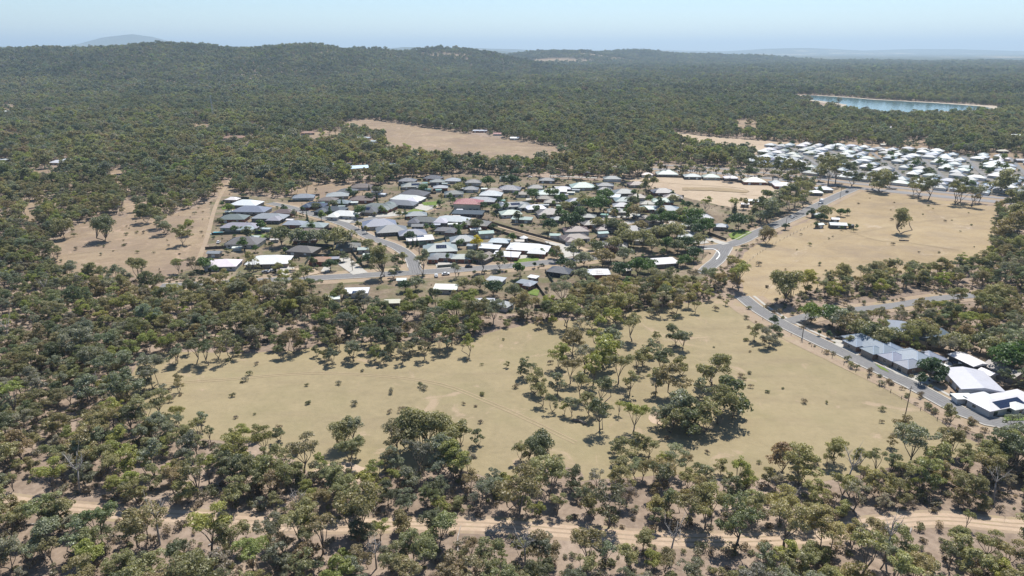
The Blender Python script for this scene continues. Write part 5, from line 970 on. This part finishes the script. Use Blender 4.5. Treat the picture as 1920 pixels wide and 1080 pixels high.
# extra rows of gums around and inside the paddock
def fill(poly_px, sp, seed, prob=1.0):
    w = np.array(PP(poly_px)); r_ = np.random.default_rng(seed); x0, y0 = w.min(0); x1, y1 = w.max(0)
    gx_, gy_ = np.meshgrid(np.arange(x0, x1, sp), np.arange(y0, y1, sp)); q = np.stack([gx_.ravel(), gy_.ravel()], 1) + r_.uniform(-.45, .45, (gx_.size, 2)) * sp
    q = q[inpoly(q[:, 0], q[:, 1], w)]; q = q[r_.random(len(q)) < prob]
    for hx, hy, hr in HOUSES: q = q[(q[:, 0] - hx) ** 2 + (q[:, 1] - hy) ** 2 > (hr + 1.5) ** 2]
    for hx, hy, ra, dd in VIEWCLEAR: q = q[~((np.abs(q[:, 0] - hx * q[:, 1] / hy) < ra) & (q[:, 1] < hy + 4) & (q[:, 1] > hy - dd))]
    for tx, ty, tr in TAKEN: q = q[(q[:, 0] - tx) ** 2 + (q[:, 1] - ty) ** 2 > tr * tr]
    for name, pts, w_, *_ in ROADS: q = q[dist_line(q[:, 0], q[:, 1], pts) > w_ / 2 + 1.5]
    return q
ex = [fill([(300, 655), (420, 660), (560, 655), (700, 640), (860, 640), (880, 660), (800, 682), (640, 690), (560, 668), (430, 686), (330, 692)], 6.6, 21, .8), fill([(225, 715), (330, 690), (350, 740), (420, 815), (330, 810), (260, 780)], 7, 22, .42),
      fill([(390, 815), (480, 838), (560, 872), (620, 905), (720, 888), (820, 872), (940, 905), (900, 860), (700, 850), (560, 838), (470, 812)], 7, 23, .6), fill([(1420, 905), (1560, 905), (1700, 868), (1850, 850), (1800, 835), (1650, 850), (1500, 860)], 7, 24, .7), fill([(1030, 905), (1250, 890), (1400, 905), (1300, 870), (1150, 878)], 7, 27, .6),
      fill([(960, 612), (1130, 592), (1345, 560), (1380, 575), (1300, 590), (1150, 605), (1000, 628)], 7, 25, .7), fill([(590, 552), (700, 560), (860, 570), (960, 575), (1040, 560), (1060, 552), (1200, 545), (1045, 590), (960, 592), (600, 585)], 7.6, 26, .5), fill([(330, 510), (390, 500), (560, 505), (560, 516), (330, 530)], 8, 28, .6), fill([(330, 540), (585, 530), (600, 580), (330, 556)], 7, 29, .75), fill([(1270, 480), (1310, 470), (1320, 520), (1280, 530)], 9, 30, .4), fill([(1380, 470), (1400, 500), (1380, 520)], 9, 31, .3)]
near = np.concatenate([finish(near)] + ex); mid, farp, vfar = finish(mid), finish(farp), finish(vfar)
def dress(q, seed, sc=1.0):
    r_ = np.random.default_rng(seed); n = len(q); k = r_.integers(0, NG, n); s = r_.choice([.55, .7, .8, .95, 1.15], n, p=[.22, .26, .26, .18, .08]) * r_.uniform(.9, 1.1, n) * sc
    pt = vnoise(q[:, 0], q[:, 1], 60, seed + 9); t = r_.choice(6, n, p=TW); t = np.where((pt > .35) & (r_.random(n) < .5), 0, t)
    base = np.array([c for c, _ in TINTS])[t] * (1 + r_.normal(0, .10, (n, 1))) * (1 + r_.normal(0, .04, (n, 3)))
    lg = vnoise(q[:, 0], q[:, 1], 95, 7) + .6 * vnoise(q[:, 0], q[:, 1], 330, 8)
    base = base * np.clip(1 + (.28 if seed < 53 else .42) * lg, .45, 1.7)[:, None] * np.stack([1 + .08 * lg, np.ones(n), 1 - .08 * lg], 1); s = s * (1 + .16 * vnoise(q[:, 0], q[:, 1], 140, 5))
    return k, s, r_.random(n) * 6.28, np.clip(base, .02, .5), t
nk, nsx, nrz, ntint, nt_i = dress(near, 51, 0.86)
# the nearest gums in view become trees of their own
px_, py_, dep_ = to_px(near[:, 0], near[:, 1], 6.0)
inview = (px_ > -30) & (px_ < 1950) & (py_ > 0) & (py_ < 1110)
size_ = np.where(inview, np.array([g_[1] for g_ in GUM])[nk] * nsx / dep_, -1)
MAXI = 300 - sum(1 for o in bpy.data.objects if o.type == 'EMPTY' and o.name.startswith('gum_tree'))
pick = np.argsort(-size_)[:MAXI]; pick = pick[size_[pick] > 0]
bpy_, bpx_ = to_px(near[pick, 0], near[pick, 1])[1], px_[pick]
band = np.digitize(bpy_, [880, 940, 985, 1030, 1085])
bname = ['behind the scattered paddock edge', 'inside the paddock edge', 'behind the sandy track', 'along the sandy track', 'in front of the sandy track', 'at the very front of the bush']
for b_i in range(6):
    m_ = np.where(band == b_i)[0]; m_ = m_[np.argsort(bpx_[m_])]
    for i, q in enumerate(m_):
        j = pick[q]; k = int(nk[j]); tall = 'tall ' if GUM[k][0] * nsx[j] > 14 else 'low ' if GUM[k][0] * nsx[j] < 8.5 else ''
        plant('gum_tree', GUMMESH[k], near[j, 0], near[j, 1], float(nsx[j]), float(nrz[j]), ntint[j], f'{tall}{TINTS[nt_i[j]][1]} gum, {nth(i)} from the left {bname[b_i]}', 'tree', 'gums of the near bush')
rest = np.ones(len(near), bool); rest[pick] = False

def forest(name, q, k, s, rz, tint, lods, Z=None, label=None, cat='forest'):
    """countless trees as one mass: every point carries its own size, turn and colour"""
    n = len(q); me = bpy.data.meshes.new(name); co = np.zeros((n, 3)); co[:, :2] = q
    if Z is not None: co[:, 2] = Z
    me.vertices.add(n); me.vertices.foreach_set('co', co.ravel())
    a = me.attributes.new('pick', 'INT', 'POINT'); a.data.foreach_set('value', k.astype(np.int32))
    a = me.attributes.new('size', 'FLOAT', 'POINT'); a.data.foreach_set('value', s.astype(np.float32))
    a = me.attributes.new('turn', 'FLOAT_VECTOR', 'POINT'); v3 = np.zeros((n, 3), np.float32); v3[:, 2] = rz; a.data.foreach_set('vector', v3.ravel())
    a = me.attributes.new('tint', 'FLOAT_COLOR', 'POINT'); v4 = np.ones((n, 4), np.float32); v4[:, :3] = tint; a.data.foreach_set('color', v4.ravel())
    o = obj(name, me); ng = bpy.data.node_groups.new(name, 'GeometryNodeTree')
    ng.interface.new_socket('Geometry', in_out='INPUT', socket_type='NodeSocketGeometry'); ng.interface.new_socket('Geometry', in_out='OUTPUT', socket_type='NodeSocketGeometry')
    gi, go = ng.nodes.new('NodeGroupInput'), ng.nodes.new('NodeGroupOutput'); jn = ng.nodes.new('GeometryNodeJoinGeometry'); ip = ng.nodes.new('GeometryNodeInstanceOnPoints')
    for pr in reversed(lods):
        oi = ng.nodes.new('GeometryNodeObjectInfo'); oi.inputs['Object'].default_value = pr; oi.transform_space = 'ORIGINAL'
        g2 = ng.nodes.new('GeometryNodeGeometryToInstance'); ng.links.new(oi.outputs['Geometry'], g2.inputs[0]); ng.links.new(g2.outputs[0], jn.inputs[0])
    def na(nm, ty):
        x = ng.nodes.new('GeometryNodeInputNamedAttribute'); x.data_type = ty; x.inputs['Name'].default_value = nm; return next(so for so in x.outputs if so.enabled and so.name == 'Attribute')
    ng.links.new(gi.outputs[0], ip.inputs['Points']); ng.links.new(jn.outputs[0], ip.inputs['Instance']); ip.inputs['Pick Instance'].default_value = True
    ng.links.new(na('pick', 'INT'), ip.inputs['Instance Index']); ng.links.new(na('size', 'FLOAT'), ip.inputs['Scale'])
    er = ng.nodes.new('FunctionNodeEulerToRotation'); ng.links.new(na('turn', 'FLOAT_VECTOR'), er.inputs[0]); ng.links.new(er.outputs[0], ip.inputs['Rotation'])
    ng.links.new(ip.outputs[0], go.inputs[0])
    md = o.modifiers.new('trees', 'NODES'); md.node_group = ng
    tag(o, label, cat, kind='stuff'); return o
def protos(parts, nm):
    out = []
    for tb, cv, cf in parts:
        v = np.concatenate([np.array(tb.v), cv]); n0 = len(tb.v)
        me = mesh(nm, v.tolist(), tb.f + [tuple(int(i) + n0 for i in q) for q in cf]); me.materials.append(M['bark']); me.materials.append(M['leaf'])
        me.polygons.foreach_set('material_index', [0] * len(tb.f) + [1] * len(cf)); out.append(bpy.data.objects.new(nm, me))
    return out
pr0, pr1, pr2 = protos(L0, 'gum_near'), protos(L1, 'gum_mid'), protos(L2, 'gum_far')
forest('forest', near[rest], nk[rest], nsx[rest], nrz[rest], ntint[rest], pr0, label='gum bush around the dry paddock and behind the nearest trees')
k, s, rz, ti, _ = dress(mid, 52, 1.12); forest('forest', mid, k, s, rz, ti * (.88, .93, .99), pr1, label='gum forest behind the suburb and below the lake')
k, s, rz, ti, _ = dress(farp, 53, 1.45); forest('forest', farp, k, s, rz, ti * (.70, .77, .90), pr2, height(farp[:, 0], farp[:, 1]), 'gum forest on the slopes beyond the lake')  # tint multiplier paints missing crown self-shadow and blue haze into the leaves
k, s, rz, ti, _ = dress(vfar, 54, 2.0); forest('forest', vfar, k, s, rz, ti * (.60, .68, .84), pr2, height(vfar[:, 0], vfar[:, 1]), 'distant gum forest toward the skyline')  # self-shadow and haze put into the leaf colour here too, stronger
# low undergrowth between the near trees, tufts and saplings in the paddocks
ug = scatter(112, 460, 3.4, 8, -0.1); mm_ = np.ones(len(ug), bool)
for poly in [wRP, wLP, wSUB, wPLOT]: mm_ &= ~inpoly(ug[:, 0], ug[:, 1], poly)
for name, pts, w_, *_ in ROADS: mm_ &= dist_line(ug[:, 0], ug[:, 1], pts) > w_ / 2 + .3
for hx, hy, hr in HOUSES: mm_ &= (ug[:, 0] - hx) ** 2 + (ug[:, 1] - hy) ** 2 > (hr + 1.5) ** 2
ug = ug[mm_]; r_ = np.random.default_rng(77)
pt_ = []
for poly, n in ((PLOT, 90), (LEFTPAD, 60), (RIGHTPAD, 40), (SUBURB, 1500), (ESTATE, 900)):
    w = np.array(PP(poly)); x0, y0 = w.min(0); x1, y1 = w.max(0); q = np.stack([r_.uniform(x0, x1, n * 3), r_.uniform(y0, y1, n * 3)], 1); q = q[inpoly(q[:, 0], q[:, 1], w)][:n]
    for name, pts, w_, *_ in ROADS: q = q[dist_line(q[:, 0], q[:, 1], pts) > w_ / 2 + 1]
    for hx, hy, hr in HOUSES: q = q[(q[:, 0] - hx) ** 2 + (q[:, 1] - hy) ** 2 > (hr + .6) ** 2]
    pt_.append(q)
ug = np.concatenate([ug] + pt_); n = len(ug)
ut = np.array([(0.26, 0.235, 0.18), (0.20, 0.19, 0.10), (0.32, 0.25, 0.185), (0.16, 0.165, 0.09), (0.17, 0.135, 0.11)])[r_.integers(0, 5, n)]
insub = inpoly(ug[:, 0], ug[:, 1], wSUB) | inpoly(ug[:, 0], ug[:, 1], wEST); us = r_.uniform(.35, 1.0, n); us[inpoly(ug[:, 0], ug[:, 1], wEST)] *= 1.7; ut[insub] = np.array([(0.07, 0.11, 0.04), (0.05, 0.08, 0.04), (0.12, 0.15, 0.05), (0.09, 0.09, 0.05)])[r_.integers(0, 4, insub.sum())]
forest('undergrowth', ug, r_.integers(0, 3, n), us, r_.random(n) * 6.28, ut * (1 + r_.normal(0, .12, (n, 1))), protos([x[2:5] for x in SHRUB], 'shrub_form'), label='low grey and olive shrubs scattered under the trees and in the yards', cat='shrubs')

# ------------------------------------------------------------------ haze: still summer air
hz = MB().box(-58000, 58000, -2500, 60000, -40, 760).mesh('haze', None); m = bpy.data.materials.new('air'); m.use_nodes = True; nt = m.node_tree; nt.nodes.clear()
o_ = N(nt, 'ShaderNodeOutputMaterial'); pv = N(nt, 'ShaderNodeVolumePrincipled'); pv.inputs['Density'].default_value = HAZE_DENSITY; pv.inputs['Color'].default_value = (0.66, 0.845, 1.0, 1); pv.inputs['Anisotropy'].default_value = 0.2
nt.links.new(pv.outputs[0], o_.inputs['Volume']); hz.materials.append(m)
tag(obj('haze', hz), kind='stuff')
